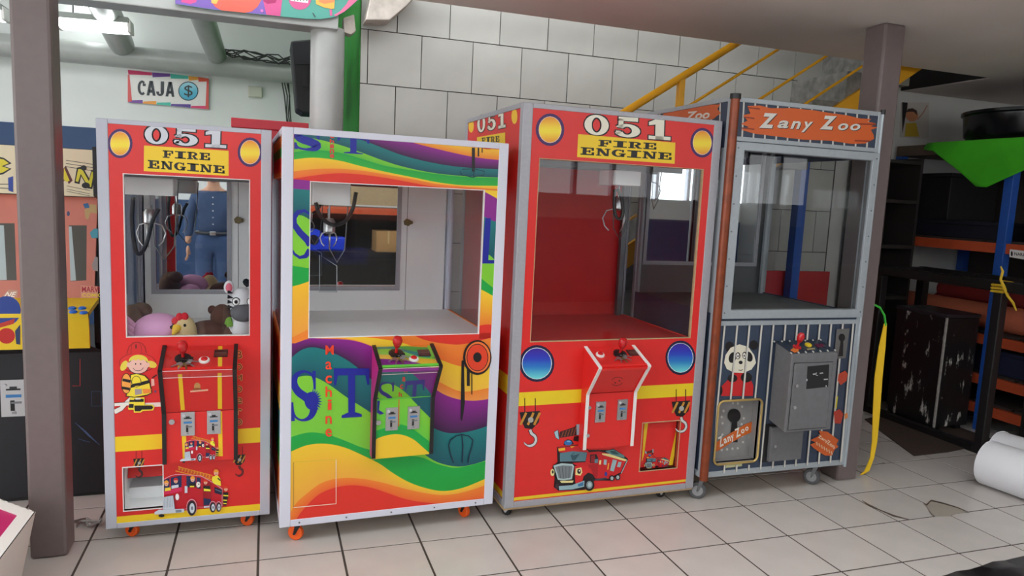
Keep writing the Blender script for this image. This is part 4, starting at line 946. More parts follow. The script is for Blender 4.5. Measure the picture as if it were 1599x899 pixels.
    for wx, wy in ((722, 660), (785, 650)): a.ell(wx, wy, 28, 32, K); a.ell(wx, wy, 16, 20, C(170, 180, 184))
a = Art(M3, FP, NF, (850, 650, 6.913)); truck_face(a); a.obj('fire_truck_print', M3.fp, 'cartoon fire truck with a wide grille')
M3box = dict(tl=(912, 543), tr=(992, 538), nl=(936, 577), nr=(1015, 569), kl=(917, 618), kr=(996, 609), bl=(908, 704), br=(987, 694))
control_box(M3, M3box, .16, .05, WHITEPL, RED, RED, RED, (968, 552), (937, 554.5), (988, 551), keys=(968, 558), coins=((937, 642.5), (971, 639)), door=None, acrylic=False)
F3 = M3.faces
a = Art(M3, F3[1][0], F3[1][1], (900, 530, 4.99)); a.line([(318+46*math.cos(t), 325+32*math.sin(t)-.5*46*math.cos(t)*.25) for t in [.5+i*.16 for i in range(15)]], 5, C(120, 16, 18)); a.line([(318+46*math.cos(t), 325+32*math.sin(t)-6*math.cos(t)) for t in [3.6+i*.16 for i in range(15)]], 5, C(120, 16, 18)); a.ell(302, 335, 7, 7, C(120, 16, 18)); a.ell(335, 320, 7, 7, C(120, 16, 18)); a.obj('emblem_print', M3.box)
for pxp in ((919, 635.5), (916, 679)):
    p = M3.on(pxp, 2); p.x = max(p.x, M3.bu[0]+.006); mb = MB(); mb.smooth = True; mb.cyl(p, p+F3[2][1]*.012, .008, n=12); mb.obj('door_latch', STEEL, M3.box)
P = [M3.loc(760+x/2.81, 500+y/2.81) for x, y in ((685, 450), (848, 443), (836, 648), (673, 660))]
u0, u1 = avg(P[0].x, P[3].x), avg(P[1].x, P[2].x); z1, z0 = avg(P[0].z, P[1].z), avg(P[2].z, P[3].z)
M3.fw = .046; M3.zb0 = .067+.03; M3.zt1 = 1.914-.022; cut_front(M3, u0, u1, z0, z1)
c = chute(M3, u0, u1, z0, z1, .2, mat('dark_red', C(110, 20, 20), .6), PLY)
fl = MB().obox(((u0+u1)/2, .033, (z0+z1)/2), ((u1-u0)/2-.003, 0, 0), (0, .003, .0), (0, .0, (z1-z0)/2-.006)).obj('chute_flap', RED, c)
a = Art(M3, (0, .03, 0), NF, L3); a.poly([(692, 452), (708, 450), (690, 590), (680, 620)], C(236, 196, 40)); a.poly([(838, 450), (850, 460), (815, 635), (798, 635)], C(236, 196, 40))
a.crop = (760+680/2.81, 500+553/2.81, 2.81*7.4); truck_face(a); a.obj('flap_print', c)
a = Art(M3, FP, NF, L3); hook_print(a, 852, 388, 82); a.obj('hook_print', M3.fp)
# left side artwork
a = Art(M3, (.006, 0, 0), (-1, 0, 0), (710, 150, 2.365))
a.ell(61, 110, 10, 25, C(244, 196, 40)); a.ell(221, 75, 11, 28, C(244, 196, 40))
a.slab('051', [(84, 74), (190, 52), (190, 115), (84, 136)], C(236, 232, 214), .3, INK, .05); a.poly([(83, 152), (187, 134), (187, 215), (82, 215)], C(244, 206, 36)); a.slab('FIRE', [(100, 154), (166, 146), (166, 168), (100, 178)], INK)
a.obj('side_number_print', M3.root, 'side print reading 051 FIRE')
for z0_, z1_ in ((.60, .69), (.10, .13)):
    A_ = Art(M3, (0, 0, 0), (-1, 0, 0)); A_.mb.add([(.0055, .04, z0_), (.0055, .86, z0_), (.0055, .86, z1_), (.0055, .04, z1_)], [(0, 1, 2, 3)], [C(236, 206, 40)]*4); A_.obj('side_stripe_print', M3.root)
cc = M3.loc(968, 276, -.4); claw(M3, cc.x, .4, cc.z+.03, .16, .075, ps=.9, loop=((960, 296), (959, 320), (962, 338), (969, 341), (973, 330), (970, 308), (964, 294)))
mb = MB(); mb.box(M3.w-.06, M3.w-.03, M3.D-.08, M3.D-.05, M3.dk, 1.85); mb.obj('corner_upright', DSTEEL, M3.root)

# ---------------------------------------------------------------- machine 4: zoo machine
M4 = machine('claw_machine', 'grey and slate blue zoo claw machine with orange lettered header and panda print', 2.449, .075, 0, .926, .133, 2.028, .85)
SLATE = mat('slate_vinyl', C(52, 64, 84), .45, noise=.08, nscale=30); SILV = mat('silver_frame', C(172, 180, 185), .4, .35, noise=.06, nscale=50); COPPER = mat('copper_tube', C(134, 62, 30), .35, .2, noise=.25, nscale=20)
GREYIN = mat('grey_lining', C(96, 98, 98), .5)
Z4 = (1000, 130, 2.365)
shell(M4, SILV, .03, SLATE, [(1160, 235), (1360, 250.5), (1336, 482), (1140, 484)], SLATE, GREYIN, 'glass', 'glass', top_h=.022, bot_h=.03, mirror_u=(.06, .84), lock=False, trimm=DSTEEL)
for s in (0, 1):
    x = .012 if s == 0 else M4.w-.012
    mb = MB(); mb.smooth = True; mb.cyl((x+.008, .0, M4.zb-.01), (x+.008, .0, M4.zt-.01), .022 if s == 0 else .008, n=20); mb.obj('corner_tube', COPPER if s == 0 else SILV, M4.root)
    mb = MB(); mb.smooth = True; mb.cyl((x+.008, .0, M4.zt-.012), (x+.008, .0, M4.zt+.012), .026 if s == 0 else .012, n=20); mb.obj('tube_cap', BLACK, M4.root)
# hinged window frame proud of the cabinet
O = [M4.loc(1000+x/2.365, 130+y/2.365) for x, y in ((348, 215), (882, 258), (805, 862), (298, 870))]
ou0, ou1 = avg(O[0].x, O[3].x), avg(O[1].x, O[2].x); oz1, oz0 = avg(O[0].z, O[1].z), avg(O[2].z, O[3].z); wu0, wu1, wz0, wz1 = M4.win
ou0 = max(ou0, .028); ou1 = min(ou1, M4.w-.012)
wf = MB().framebox(ou0, ou1, oz0, oz1, wu0, wu1, wz0, wz1, -.012, .003).obj('window_frame', SILV, M4.root, bev=.003)
for k in range(7):
    for x in (ou0+.012, ou1-.012):
        mb = MB(); z = oz0+.03+k*(oz1-oz0-.06)/6; mb.cyl((x, -.014, z), (x, -.012, z), .004, n=8); mb.obj('screw', DSTEEL, wf)
MB().box(.03, M4.w-.01, -.004, .003, oz0-.035, oz0-.012).obj('mid_rail', SILV, M4.root); MB().box(.03, M4.w-.01, -.004, .003, oz1+.004, oz1+.024).obj('mid_rail', SILV, M4.root)
a = Art(M4, FP, NF, Z4, clip=[(362, 62), (893, 112), (872, 242), (358, 200)])
BAR = C(206, 204, 196)
for k in range(13): x = 385+k*42; a.line([(x, 20), (x-14, 280)], 6, BAR)
a.poly([(370, 150), (395, 138), (378, 118), (405, 112), (395, 84), (440, 82), (480, 92), (560, 92), (640, 100), (700, 110), (760, 118), (810, 130), (852, 132), (838, 142), (868, 148), (850, 160), (878, 162), (850, 172), (860, 190), (862, 205), (830, 222), (780, 224), (700, 212), (600, 208), (500, 196), (420, 186), (372, 172), (400, 162)], C(214, 96, 34))
for p in ([(380, 125), (420, 130)], [(372, 165), (420, 170)], [(800, 150), (868, 152)], [(790, 212), (846, 214)], [(395, 90), (440, 95)]): a.line(p, 5, C(140, 50, 24))
def zany(a, q, wcol=C(222, 220, 212)):
    f = a.quadmap(q)
    for dx, dy, col in ((.008, -.04, C(36, 26, 24)), (0, 0, wcol)):
        for x0_, x1_, y0_, y1_, ch in ((0, .17, .06, 1.06, 'Z'), (.18, .29, .1, .62, 'a'), (.31, .41, .08, .62, 'n'), (.42, .53, -.12, .62, 'y'), (.6, .76, .12, 1.1, 'Z'), (.78, .88, .12, .62, 'o'), (.9, 1, .14, .62, 'o')):
            Q = [f(x0_+dx, y1_+dy), f(x1_+dx, y1_+dy), f(x1_+dx, y0_+dy), f(x0_+dx, y0_+dy)]
            a.text(ch, Q, col, .05 if ch == 'Z' else .025, .25)
zany(a, [(440, 112), (812, 132), (808, 182), (436, 168)])
a.obj('header_print', M4.fp, 'ragged orange plank with white lettering over cage bars')
L4 = (1070, 480, 2.9)
a = Art(M4, FP, NF, L4, clip=[(162, 72), (785, 64), (722, 695), (122, 752)])
ht = lambda x: 1
bars = [(178, 118), (235, 180), (290, 285), (345, 338), (398, 392), (452, 440), (505, 490), (555, 540), (607, 590), (658, 640), (710, 690), (757, 690)]
# panda
a.ell(200, 178, 20, 24, INK); a.ell(310, 170, 20, 22, INK); a.poly([(163, 400), (165, 355), (190, 330), (220, 295), (275, 295), (300, 335), (308, 352), (306, 400)], C(196, 34, 36))
a.poly([(176, 250), (182, 215), (205, 182), (245, 166), (285, 178), (312, 215), (320, 250), (300, 280), (262, 296), (220, 294), (188, 278)], C(226, 220, 200))
a.ell(214, 226, 17, 25, INK, rot=.35); a.ell(288, 222, 16, 24, INK, rot=-.35); a.ell(238, 218, 11, 16, INK); a.ell(237, 219, 7, 12, WHT); a.ell(238, 220, 3, 5, INK); a.ell(268, 216, 11, 16, INK); a.ell(267, 217, 7, 12, WHT); a.ell(266, 218, 3, 5, INK); a.ell(250, 248, 9, 8, INK); a.line([(240, 282), (250, 285), (260, 280)], 3, INK)
a.ell(213, 320, 22, 18, INK); a.ell(276, 316, 26, 22, INK); a.ell(160, 375, 8, 20, INK)
for p, q, in [((x, 70), (x-62*((752-70)/680), 752)) for x in (178, 235, 290, 345, 398, 452, 505, 555, 607, 658, 710, 757)]:
    for ya, yb in (((70, 417), (711, 752)) if p[0] in (235, 290, 345) else ((70, 752),)):
        xa, xb = [p[0]+(q[0]-p[0])*(v-70)/682 for v in (ya, yb)]
        a.line([(xa, ya), (xb, yb)], 9, BAR); a.line([(xa-4, ya), (xb-4, yb)], 2, C(90, 86, 80))
# keyhole card and small animals
a.poly([(682, 97), (740, 94), (722, 228), (668, 232)], C(104, 102, 100)); a.ell(705, 135, 15, 18, INK); a.poly([(700, 145), (712, 145), (710, 218), (688, 220)], INK)
a.poly([(690, 300), (720, 284), (732, 300), (726, 330), (700, 350), (686, 330)], C(190, 66, 36)); a.poly([(668, 470), (695, 458), (712, 480), (700, 524), (672, 522)], C(176, 54, 34)); a.poly([(716, 480), (730, 474), (732, 496), (718, 506)], C(216, 130, 70)); a.line([(684, 400), (678, 455)], 6, C(220, 200, 40))
a.poly([(600, 556), (640, 560), (690, 598), (680, 618), (690, 628), (672, 640), (660, 668), (630, 668), (600, 650), (575, 632), (562, 618), (585, 608), (562, 598), (590, 585), (608, 575)], C(204, 92, 34))
for (x, y, t) in ((600, 582, 'Zany'), (640, 605, 'Zoo')):
    w_ = 42 if len(t) == 4 else 34; a.text(t, [(x, y-10), (x+w_, y+16), (x+w_-3, y+34), (x-4, y+8)], C(222, 200, 170), .02)
for k in range(7): a.line([(590+k*11, 606+k*7), (594+k*11, 622+k*7)], 5, C(214, 176, 140))
a.obj('cage_print', M4.fp, 'cage bar print with panda in a red jumper')
# prize opening with rounded brass edge
P = [M4.loc(1070+x/2.9, 480+y/2.9) for x, y in ((150, 420), (345, 418), (328, 698), (130, 708))]
u0, u1 = max(.05, avg(P[0].x, P[3].x)), avg(P[1].x, P[2].x); z1, z0 = avg(P[0].z, P[1].z), avg(P[2].z, P[3].z)
M4.fw = .03; M4.zb0 = .133+.03; M4.zt1 = 2.028-.022; 
mb = MB(); mb.smooth = True; rr = .03; pts = []
for cx, cz, t0 in ((u1-rr, z1-rr, 0), (u0+rr, z1-rr, 90), (u0+rr, z0+rr, 180), (u1-rr, z0+rr, 270)):
    for k in range(6): t = math.radians(t0+k*18); pts.append((cx+rr*math.cos(t), -.002, cz+rr*math.sin(t)))
mb.tube(pts, .006, 8, closed=True); bz_ = mb.obj('opening_bezel', mat('brass_edge', C(206, 176, 110), .3, .7), M4.root)
cut_front(M4, u0+.008, u1-.008, z0+.008, z1-.008)
DK4 = mat('chute_grey', C(150, 148, 146), .4, .2, noise=.1, nscale=20)
c = chute(M4, u0+.008, u1-.008, z0+.008, z1-.008, .06, DK4, DK4)
a = Art(M4, (0, .058, 0), NF, (1100, 610, 7.49))
for x, y in ((345, 145), (403, 148), (452, 185), (235, 235), (212, 305), (222, 378), (470, 322), (445, 390), (220, 512), (452, 525), (460, 598), (212, 690), (275, 682), (337, 675), (398, 670)): a.ell(x-12, y, 13, 15, C(196, 194, 188))
a.ell(345, 290, 76, 82, C(16, 14, 14)); a.poly([(320, 350), (380, 350), (385, 600), (290, 600)], C(16, 14, 14))
a.poly([(110, 620), (170, 575), (340, 470), (480, 385), (555, 358), (570, 385), (545, 405), (575, 430), (550, 480), (440, 530), (300, 610), (190, 680), (110, 720)], C(206, 100, 36))
f = a.quadmap([(150, 545), (500, 375), (520, 480), (175, 660)])
for x0_, x1_, y0_, y1_, ch in ((0, .14, 0, 1, 'Z'), (.16, .27, .1, .6, 'a'), (.29, .39, .1, .6, 'n'), (.4, .5, -.1, .6, 'y'), (.56, .72, .1, 1, 'Z'), (.75, .86, .2, .65, 'o'), (.89, 1, .25, .68, 'o')): a.text(ch, [f(x0_, y1_), f(x1_, y1_), f(x1_, y0_), f(x0_, y0_)], C(230, 226, 214), .03)
a.obj('chute_print', c, 'orange plank with white lettering over a keyhole')
# coin box
d4 = .13
P = [M4.loc(1070+x/2.9, 480+y/2.9, d4) for x, y in ((482, 216), (690, 203), (662, 552), (452, 568))]
Pb = [M4.loc(1070+x/2.9, 480+y/2.9, 0) for x, y in ((392, 150), (612, 142))]
u0, u1 = avg(P[0].x, P[3].x), avg(P[1].x, P[2].x); zt_, zd = avg(P[0].z, P[1].z), avg(P[2].z, P[3].z); zbk = avg(Pb[0].z, Pb[1].z)
mb = MB(); mb.prism([(u0, 0, zbk), (u0, -d4, zt_), (u0, -d4, zd), (u0, 0, zd+.03)], (u1-u0, 0, 0)); cb = mb.obj('coin_box', GREYP, M4.root, bev=.006)
n = Vector((0, -(zbk-zt_), d4)).normalized(); up_ = Vector((0, d4, zbk-zt_)).normalized()
a = Art(M4, (0, -d4, zt_), n, L4); a.poly([(400, 152), (610, 145), (682, 198), (484, 210)], C(40, 50, 64))
for k in range(7): t = k/6; a.line([(484+198*t, 210-12*t), (476+198*t, 203-12*t)], 6, BAR); a.line([(400+210*t, 152-7*t), (406+210*t, 157-7*t)], 6, BAR)
a.poly([(585, 168), (620, 163), (632, 178), (600, 184)], C(90, 20, 50)); a.poly([(475, 195), (490, 184), (500, 190), (515, 186), (512, 200), (495, 206)], C(220, 120, 50)); a.poly([(550, 188), (585, 184), (588, 190), (552, 195)], C(160, 150, 110)); a.obj('panel_print', cb)
def o4(x, y): o, d = M4.ray(1070+x/2.9, 480+y/2.9); return o+d*((Vector((0, -d4, zt_))-o).dot(n)/d.dot(n))
mb = MB(); mb.smooth = True; mb.lathe(o4(506, 180), [(.022, 0), (.022, .004), (.006, .006), (.006, .03), (.014, .036), (.019, .055), (.018, .07), (.01, .082)], 16, n); mb.obj('joystick', REDPL, cb)
mb = MB(); mb.smooth = True; mb.lathe(o4(556, 172), [(.018, 0), (.018, .008), (.012, .012)], 16, n); mb.obj('push_button', mat('yellow_plastic', C(220, 190, 40), .4), cb)
D_ = [M4.loc(1190+x/4.73, 500+y/4.73, d4+.003) for x, y in ((240, 322), (520, 306), (475, 790), (195, 808))]
du0, du1 = avg(D_[0].x, D_[3].x), avg(D_[1].x, D_[2].x); dz1, dz0 = avg(D_[0].z, D_[1].z), avg(D_[2].z, D_[3].z)
dd_ = MB().box(du0, du1, -d4-.004, -d4, dz0, dz1).obj('coin_door', GREYP, cb, bev=.0015)
MB().framebox(du0-.003, du1+.003, dz0-.003, dz1+.003, du0, du1, dz0, dz1, -d4-.001, -d4).obj('door_gap', BLACK, cb)
a = Art(M4, (0, -d4-.004, 0), NF, (1190, 500, 4.73)); a.poly([(335, 340), (495, 325), (488, 490), (325, 508)], C(26, 26, 28)); a.text('JOB', [(385, 385), (445, 380), (445, 402), (385, 408)], C(170, 170, 170)) if False else None
a.line([(375, 398), (395, 395)], 9, C(190, 190, 190)); a.line([(400, 385), (398, 405), (412, 408)], 5, C(190, 190, 190)); a.line([(425, 392), (450, 388)], 9, C(170, 170, 170)); a.line([(455, 436), (485, 434)], 9, C(190, 190, 190)); a.ell(472, 485, 5, 6, C(190, 190, 190)); a.ell(330, 440, 5, 9, C(190, 190, 190)); a.obj('coin_slot_print', cb)
for x, y in ((252, 482), (236, 642)):
    p = M4.loc(1190+x/4.73, 500+y/4.73, d4+.004); mb = MB(); mb.smooth = True; mb.cyl(p, p+Vector((0, -.008, 0)), .009, n=12); mb.obj('cam_lock', STEEL, cb)
P = [M4.loc(1070+x/2.9, 480+y/2.9, .02) for x, y in ((365, 545), (530, 560), (525, 690), (365, 705))]
lu0, lu1, lz0, lz1 = avg(P[0].x, P[3].x), avg(P[1].x, P[2].x), avg(P[2].z, P[3].z), avg(P[0].z, P[1].z)
ld = MB().box(lu0, lu1, -.004, .002, lz0, lz1+.03).obj('cash_box_frame', BLACK, M4.root)
MB().obox(((lu0+lu1)/2+.012, -.014, (lz0+lz1)/2+.012), ((lu1-lu0)/2-.012, 0, 0), (0, .01, 0), (0, 0, (lz1-lz0)/2+.005)).obj('cash_box_door', GREYP, ld, bev=.002)
p = M4.loc(1070+405/2.9, 480+628/2.9, .026); mb = MB(); mb.cyl(p, p+Vector((0, -.006, 0)), .008, n=12); mb.obj('cam_lock', STEEL, ld)
a = Art(M4, FP, NF, L4); a.poly([(185, 712), (258, 704), (256, 718), (183, 726)], C(196, 196, 150)); a.obj('sticker', M4.fp)
RUBBER4 = mat('grey_rubber', C(84, 84, 86), .5)
CLEARW = mat('clear_rubber', C(150, 150, 152), .4)
for x, y, an in ((.05, .05, 2.6), (.80, .07, 2.2), (.06, .76, .4), (.84, .76, .3)): caster(M4, x, y, .045, RUBBER4, DSTEEL, an, wid=.026, hub=CLEARW)
# left side header
a = Art(M4, (.006, 0, 0), (-1, 0, 0), Z4)
for k in range(9): x = 40+k*32; a.line([(x, 118-k*7), (x-2, 150)], 5, BAR)
a.poly([(75, 125), (95, 105), (150, 92), (250, 80), (296, 78), (285, 95), (298, 110), (270, 132), (200, 140), (120, 140)], C(206, 96, 40)); a.text('Zoo', [(168, 106), (258, 98), (256, 130), (166, 136)], C(220, 216, 206), .03, .2); a.obj('side_header_print', M4.root, 'orange plank lettering on the side header')
cc = M4.loc(1165, 262, -.45); claw(M4, .28, .4, 1.83, .16, .06, False)
mb = MB(); mb.box(M4.w-.05, M4.w-.03, M4.D-.07, M4.D-.05, M4.dk, 1.95); mb.obj('corner_upright', SILV, M4.root)
# ================================================================ plush toys in machine 1
def p1(x, y, d): return M1.o + M1.loc(x, y, -d)
dkz = M1.dk
def plush_root(name, label, x, y): e = empty(name, (x, y, dkz)); return tag(e, label, 'plush toy', 'plush toys in the narrow red machine')
def fuzzy(mb, nm, par): mb.smooth = True; return mb.obj(nm, PLUSH, par)
c = p1(248, 512, .14); e = plush_root('plush_axolotl', 'pale pink plush animal with frilly side gills behind the glass', c.x, c.y)
mb = MB(); mb.c = C(226, 168, 212); mb.ell((0, 0, .07), .1, .085, .075, 24, 14); mb.ell((0, .1, .05), .06, .08, .05); fuzzy(mb, 'body', e)
for s in (-1, 1):
    for k in range(3):
        t = .2+k*.45; mb = MB(); mb.c = C(232, 180, 216); mb.tube([(s*.085, -.02, .05+k*.02), (s*(.105), -.03, .065+k*.025), (s*.118, -.03, .085+k*.026)], [.012, .012, .006], 8); fuzzy(mb, 'gill', e)
    mb = MB(); mb.c = C(20, 16, 18); mb.ell((.02+s*.038, -.066, .096), .008, .006, .008, 10, 8); fuzzy(mb, 'eye', e)
c = p1(287, 508, .11); e = plush_root('plush_chicken', 'cream plush chicken with red comb and yellow beak', c.x, c.y)
mb = MB(); mb.c = C(214, 190, 142); mb.ell((0, 0, .065), .052, .05, .075, 20, 12); mb.ell((.03, .05, .04), .06, .06, .045); fuzzy(mb, 'body', e)
mb = MB(); mb.c = C(206, 32, 46)
for dx, dz in ((-.03, .118), (-.014, .136), (.006, .138), (-.026, .102)): mb.ell((dx, -.02, dz), .015, .012, .018, 10, 8)
fuzzy(mb, 'comb', e)
mb = MB(); mb.c = C(228, 184, 50); mb.smooth = True; mb.cyl((-.022, -.036, .092), (-.035, -.082, .072), .02, .003, 12); mb.obj('beak', PLUSH, e)
mb = MB(); mb.c = C(20, 24, 18); mb.ell((.008, -.041, .104), .006, .005, .007, 8, 6); mb.ell((-.038, -.026, .106), .004, .004, .006, 8, 6); fuzzy(mb, 'eye', e)
c = p1(335, 512, .18); e = plush_root('plush_bear', 'dark brown plush bear lying between chicken and zebra', c.x, c.y)
mb = MB(); mb.c = C(88, 56, 44); mb.ell((-.02, 0, .05), .1, .08, .055, 20, 12); mb.ell((.03, .01, .115), .048, .05, .06, 16, 12); mb.ell((.07, -.03, .04), .05, .05, .045); fuzzy(mb, 'body', e)
mb = MB(); mb.c = C(78, 48, 38); mb.ell((-.01, .01, .15), .018, .012, .02, 10, 8); mb.ell((.068, .01, .155), .018, .012, .02, 10, 8); fuzzy(mb, 'ears', e)
c = p1(207, 500, .22); e = plush_root('plush_dog', 'brown plush animal slumped in the left corner behind the glass', c.x, c.y)
mb = MB(); mb.c = C(96, 72, 58); mb.ell((0, 0, .08), .06, .07, .09, 18, 12); mb.ell((.03, .02, .14), .045, .05, .035, 14, 10); fuzzy(mb, 'body', e)
mb = MB(); mb.c = C(150, 138, 130); mb.tube([(-.05, -.065, .1), (0, -.08, .1), (.035, -.06, .06), (.05, -.05, .02)], .012, 8); fuzzy(mb, 'scarf', e)
c = p1(377, 508, .15); e = plush_root('plush_zebra', 'white plush zebra with black stripes, grey muzzle and pink ears', c.x, c.y)
mb = MB(); mb.c = C(226, 226, 230); mb.ell((0, 0, .07), .055, .06, .08, 18, 12); mb.ell((.005, .0, .185), .055, .055, .07, 20, 14); fuzzy(mb, 'body', e)
mb = MB(); mb.c = C(92, 92, 98); mb.ell((.01, -.035, .15), .054, .045, .042, 20, 12); fuzzy(mb, 'muzzle', e)
for s in (-1, 1):
    mb = MB(); mb.c = C(224, 224, 228); mb.ell((.0+s*.05, 0, .255), .022, .012, .03, 12, 10); fuzzy(mb, 'ear', e)
    mb = MB(); mb.c = C(224, 110, 130); mb.ell((.0+s*.05, -.009, .255), .014, .006, .02, 12, 10); fuzzy(mb, 'ear_lining', e)
    mb = MB(); mb.c = C(16, 16, 18); mb.ell((.01+s*.03, -.05, .2), .017, .008, .019, 12, 8); mb.c = C(240, 240, 240); mb.ell((.01+s*.03, -.054, .2), .014, .007, .016, 12, 8); mb.c = C(16, 16, 18); mb.ell((.01+s*.03, -.06, .2), .007, .004, .008, 10, 8); fuzzy(mb, 'eye', e)
mb = MB(); mb.c = C(18, 18, 22)
for k in range(4): mb.prism([(-.052, -.018, .165+k*.022), (-.052, -.006, .178+k*.022), (-.03, -.045, .175+k*.02)], (-.004, -.004, 0))
mb.tube([(.03, -.01, .262), (.02, -.01, .28), (.04, .02, .26)], [.012, .016, .01], 8); fuzzy(mb, 'stripes', e)
mb = MB(); mb.c = C(120, 170, 60); mb.tube([(-.055, -.02, .1), (-.05, -.04, .12), (-.045, -.04, .09)], .014, 8); fuzzy(mb, 'green_scarf', e)

# ================================================================ arcade cabinet behind the left column
ar = empty('arcade_cabinet', (-.75, .8, 0)); tag(ar, 'black arcade cabinet with cream marquee, pink bezel and yellow control panel behind the column', 'arcade cabinet')
AF = Frame(-.75, .8, 0, ar)
BLKV = mat('black_vinyl', C(24, 24, 30), .45, noise=.1, nscale=20); CREAM = mat('cream_print', C(226, 216, 184), .5); PINK = mat('pink_bezel', C(206, 124, 108), .45, noise=.06, nscale=10); YPAN = mat('yellow_panel', C(240, 206, 40), .4)
xl, xr = -.5, .385
MB().box(xl, xr, 0, .62, 0.02, .72).obj('body', BLKV, ar, bev=.004)
for x in (xl, xr-.02): MB().prism([(x, 0, .7), (x, -.03, .75), (x, -.03, .94), (x, .0, .97), (x, .12, 1.40), (x, .02, 1.42), (x, .02, 1.64), (x, .62, 1.64), (x, .62, .7)], (.02, 0, 0)).obj('side_board', BLKV, ar)
mq = MB().box(xl+.02, xr-.02, .03, .12, 1.415, 1.625).obj('marquee', CREAM, ar)
MB().box(xl+.02, xr-.02, .12, .6, 1.4, 1.63).obj('hood', BLKV, ar)
bz_ = MB(); bz_.prism([(xl+.02, -.02, .955), (xr-.02, -.02, .955), (xr-.02, .1, 1.41), (xl+.02, .1, 1.41)], (0, .02, -.005)); bzl = bz_.obj('bezel', PINK, ar)
cp = MB().prism([(xl, -.24, .925), (xr, -.24, .925), (xr, -.02, .957), (xl, -.02, .957)], (0, 0, -.02)).obj('control_panel', YPAN, ar)
MB().prism([(xl, -.24, .925), (xr, -.24, .925), (xr, -.22, .765), (xl, -.22, .765)], (0, .015, 0)).obj('control_panel_front', YPAN, ar)
MB().prism([(xl, -.22, .765), (xr, -.22, .765), (xr, 0, .70), (xl, 0, .70)], (0, 0, .01)).obj('control_panel_base', BLKV, ar)
MQ = (0, .03, 0); V2 = (0, 200, 2.997)
a = Art(AF, MQ, NF, V2)
a.poly([(-20, 130), (20, 140), (55, 165), (20, 178), (55, 190), (15, 216), (-20, 222)], INK); a.poly([(-20, 138), (18, 147), (42, 164), (8, 178), (44, 190), (12, 208), (-20, 214)], C(220, 206, 40))
a.line([(-10, 262), (40, 262)], 3, INK); a.line([(-10, 280), (40, 282)], 3, INK); a.poly([(38, 232), (62, 225), (62, 300), (40, 292)], C(30, 60, 150)); a.obj('marquee_letter_print', mq)
a = Art(AF, MQ, NF, V2)
a.poly([(308, 175), (340, 245), (322, 262), (312, 240), (296, 250), (296, 190)], C(90, 30, 30)); a.poly([(300, 185), (326, 246), (312, 252), (298, 240)], C(220, 206, 40))
a.poly([(360, 185), (385, 180), (418, 235), (428, 195), (448, 200), (432, 285), (412, 282), (380, 225), (372, 262), (348, 256)], INK); a.poly([(366, 192), (384, 190), (416, 248), (430, 203), (440, 206), (426, 276), (412, 272), (378, 214), (366, 252), (354, 248)], C(214, 206, 50))
for y in (150, 165, 180): a.line([(308, y), (450, y+22)], 2.5, INK)
for y in (270, 285, 295): a.line([(312, y), (420, y+22)], 2, INK)
a.ell(392, 186, 14, 12, INK); a.ell(402, 268, 19, 14, INK)
a.obj('marquee_print', mq, 'yellow block lettering on the cream marquee')
nb = Vector((0, -.455, .12)).normalized()
a = Art(AF, (0, -.02, .955), nb, V2)
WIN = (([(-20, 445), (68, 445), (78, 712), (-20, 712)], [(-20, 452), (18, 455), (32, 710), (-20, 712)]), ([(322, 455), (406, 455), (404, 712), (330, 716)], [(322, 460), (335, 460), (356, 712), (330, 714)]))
def win(k): a.poly(WIN[k][0], C(74, 70, 64)); a.poly(WIN[k][1], C(176, 192, 196))  # dark window shape with a pale strip
win(0); a.poly([(8, 792), (40, 755), (85, 758), (80, 792)], C(200, 150, 130)); a.text('NE', [(28, 766), (78, 766), (74, 790), (18, 790)], C(246, 240, 234), .02, .25)
a.obj('bezel_print', bzl, 'dark screen with a pale strip, and small card')
a = Art(AF, (0, -.02, .955), nb, V2); win(1)
a.poly([(395, 385), (425, 355), (450, 360), (455, 400), (425, 395), (412, 430), (400, 420)], C(190, 160, 110)); a.poly([(388, 355), (412, 350), (420, 372), (398, 376)], C(60, 110, 160)); a.poly([(420, 490), (440, 470), (458, 470), (458, 515), (430, 515)], C(70, 150, 170)); a.poly([(430, 640), (445, 600), (458, 605), (458, 670), (436, 665)], C(150, 140, 140)); a.ell(320, 400, 7, 12, C(70, 80, 120))
a.poly([(378, 736), (458, 740), (458, 795), (378, 793)], C(220, 150, 130)); a.text('MARVEL', [(383, 740), (490, 742), (490, 768), (383, 767)], C(176, 30, 50), .02); a.text('COMICS', [(385, 772), (490, 773), (490, 790), (385, 790)], C(236, 206, 60), .02)
a.obj('bezel_print', bzl, 'screen shape, scattered figures and red lettered card')
nc = Vector((0, -.032, .22)).normalized()
for x, y in ((338, 845), (342, 862), (385, 845), (392, 866)):
    o, d = AF.ray(x/2.997, 200+y/2.997); p = o+d*((Vector((0, -.24, .925))-o).dot(nc)/d.dot(nc)); mb = MB(); mb.smooth = True; mb.lathe(p, [(.016, 0), (.016, .004), (.012, .008)], 14, nc); mb.obj('button', mat('blue_plastic', C(30, 110, 210), .35), cp)
ncf = Vector((0, -.16, -.02)).normalized()
a = Art(AF, (0, -.24, .925), ncf, (0, 440, 1.96)); a.ell(20, 88, 44, 45, C(40, 70, 150)); a.ell(20, 165, 26, 24, C(196, 40, 36)); a.poly([(-10, 130), (46, 112), (42, 128), (0, 140)], C(200, 60, 44)); a.poly([(46, 150), (62, 130), (62, 192), (50, 190)], C(40, 60, 100)); a.obj('panel_print', cp, 'blue and red painted shapes')
a = Art(AF, (0, 0, 0), NF, (0, 440, 1.96)); a.line([(245, 236), (245, 318), (222, 318)], 2, C(200, 50, 50)); a.line([(280, 335), (310, 335), (310, 380), (280, 380)], 2, C(50, 80, 110), True)
for k in range(4): a.line([(230+k*10, 430+k*8), (275+k*10, 475+k*8)], 1.6, C(70, 90, 130))
a.line([(240, 480), (275, 490)], 1.6, C(60, 90, 130)); a.obj('line_print', ar)
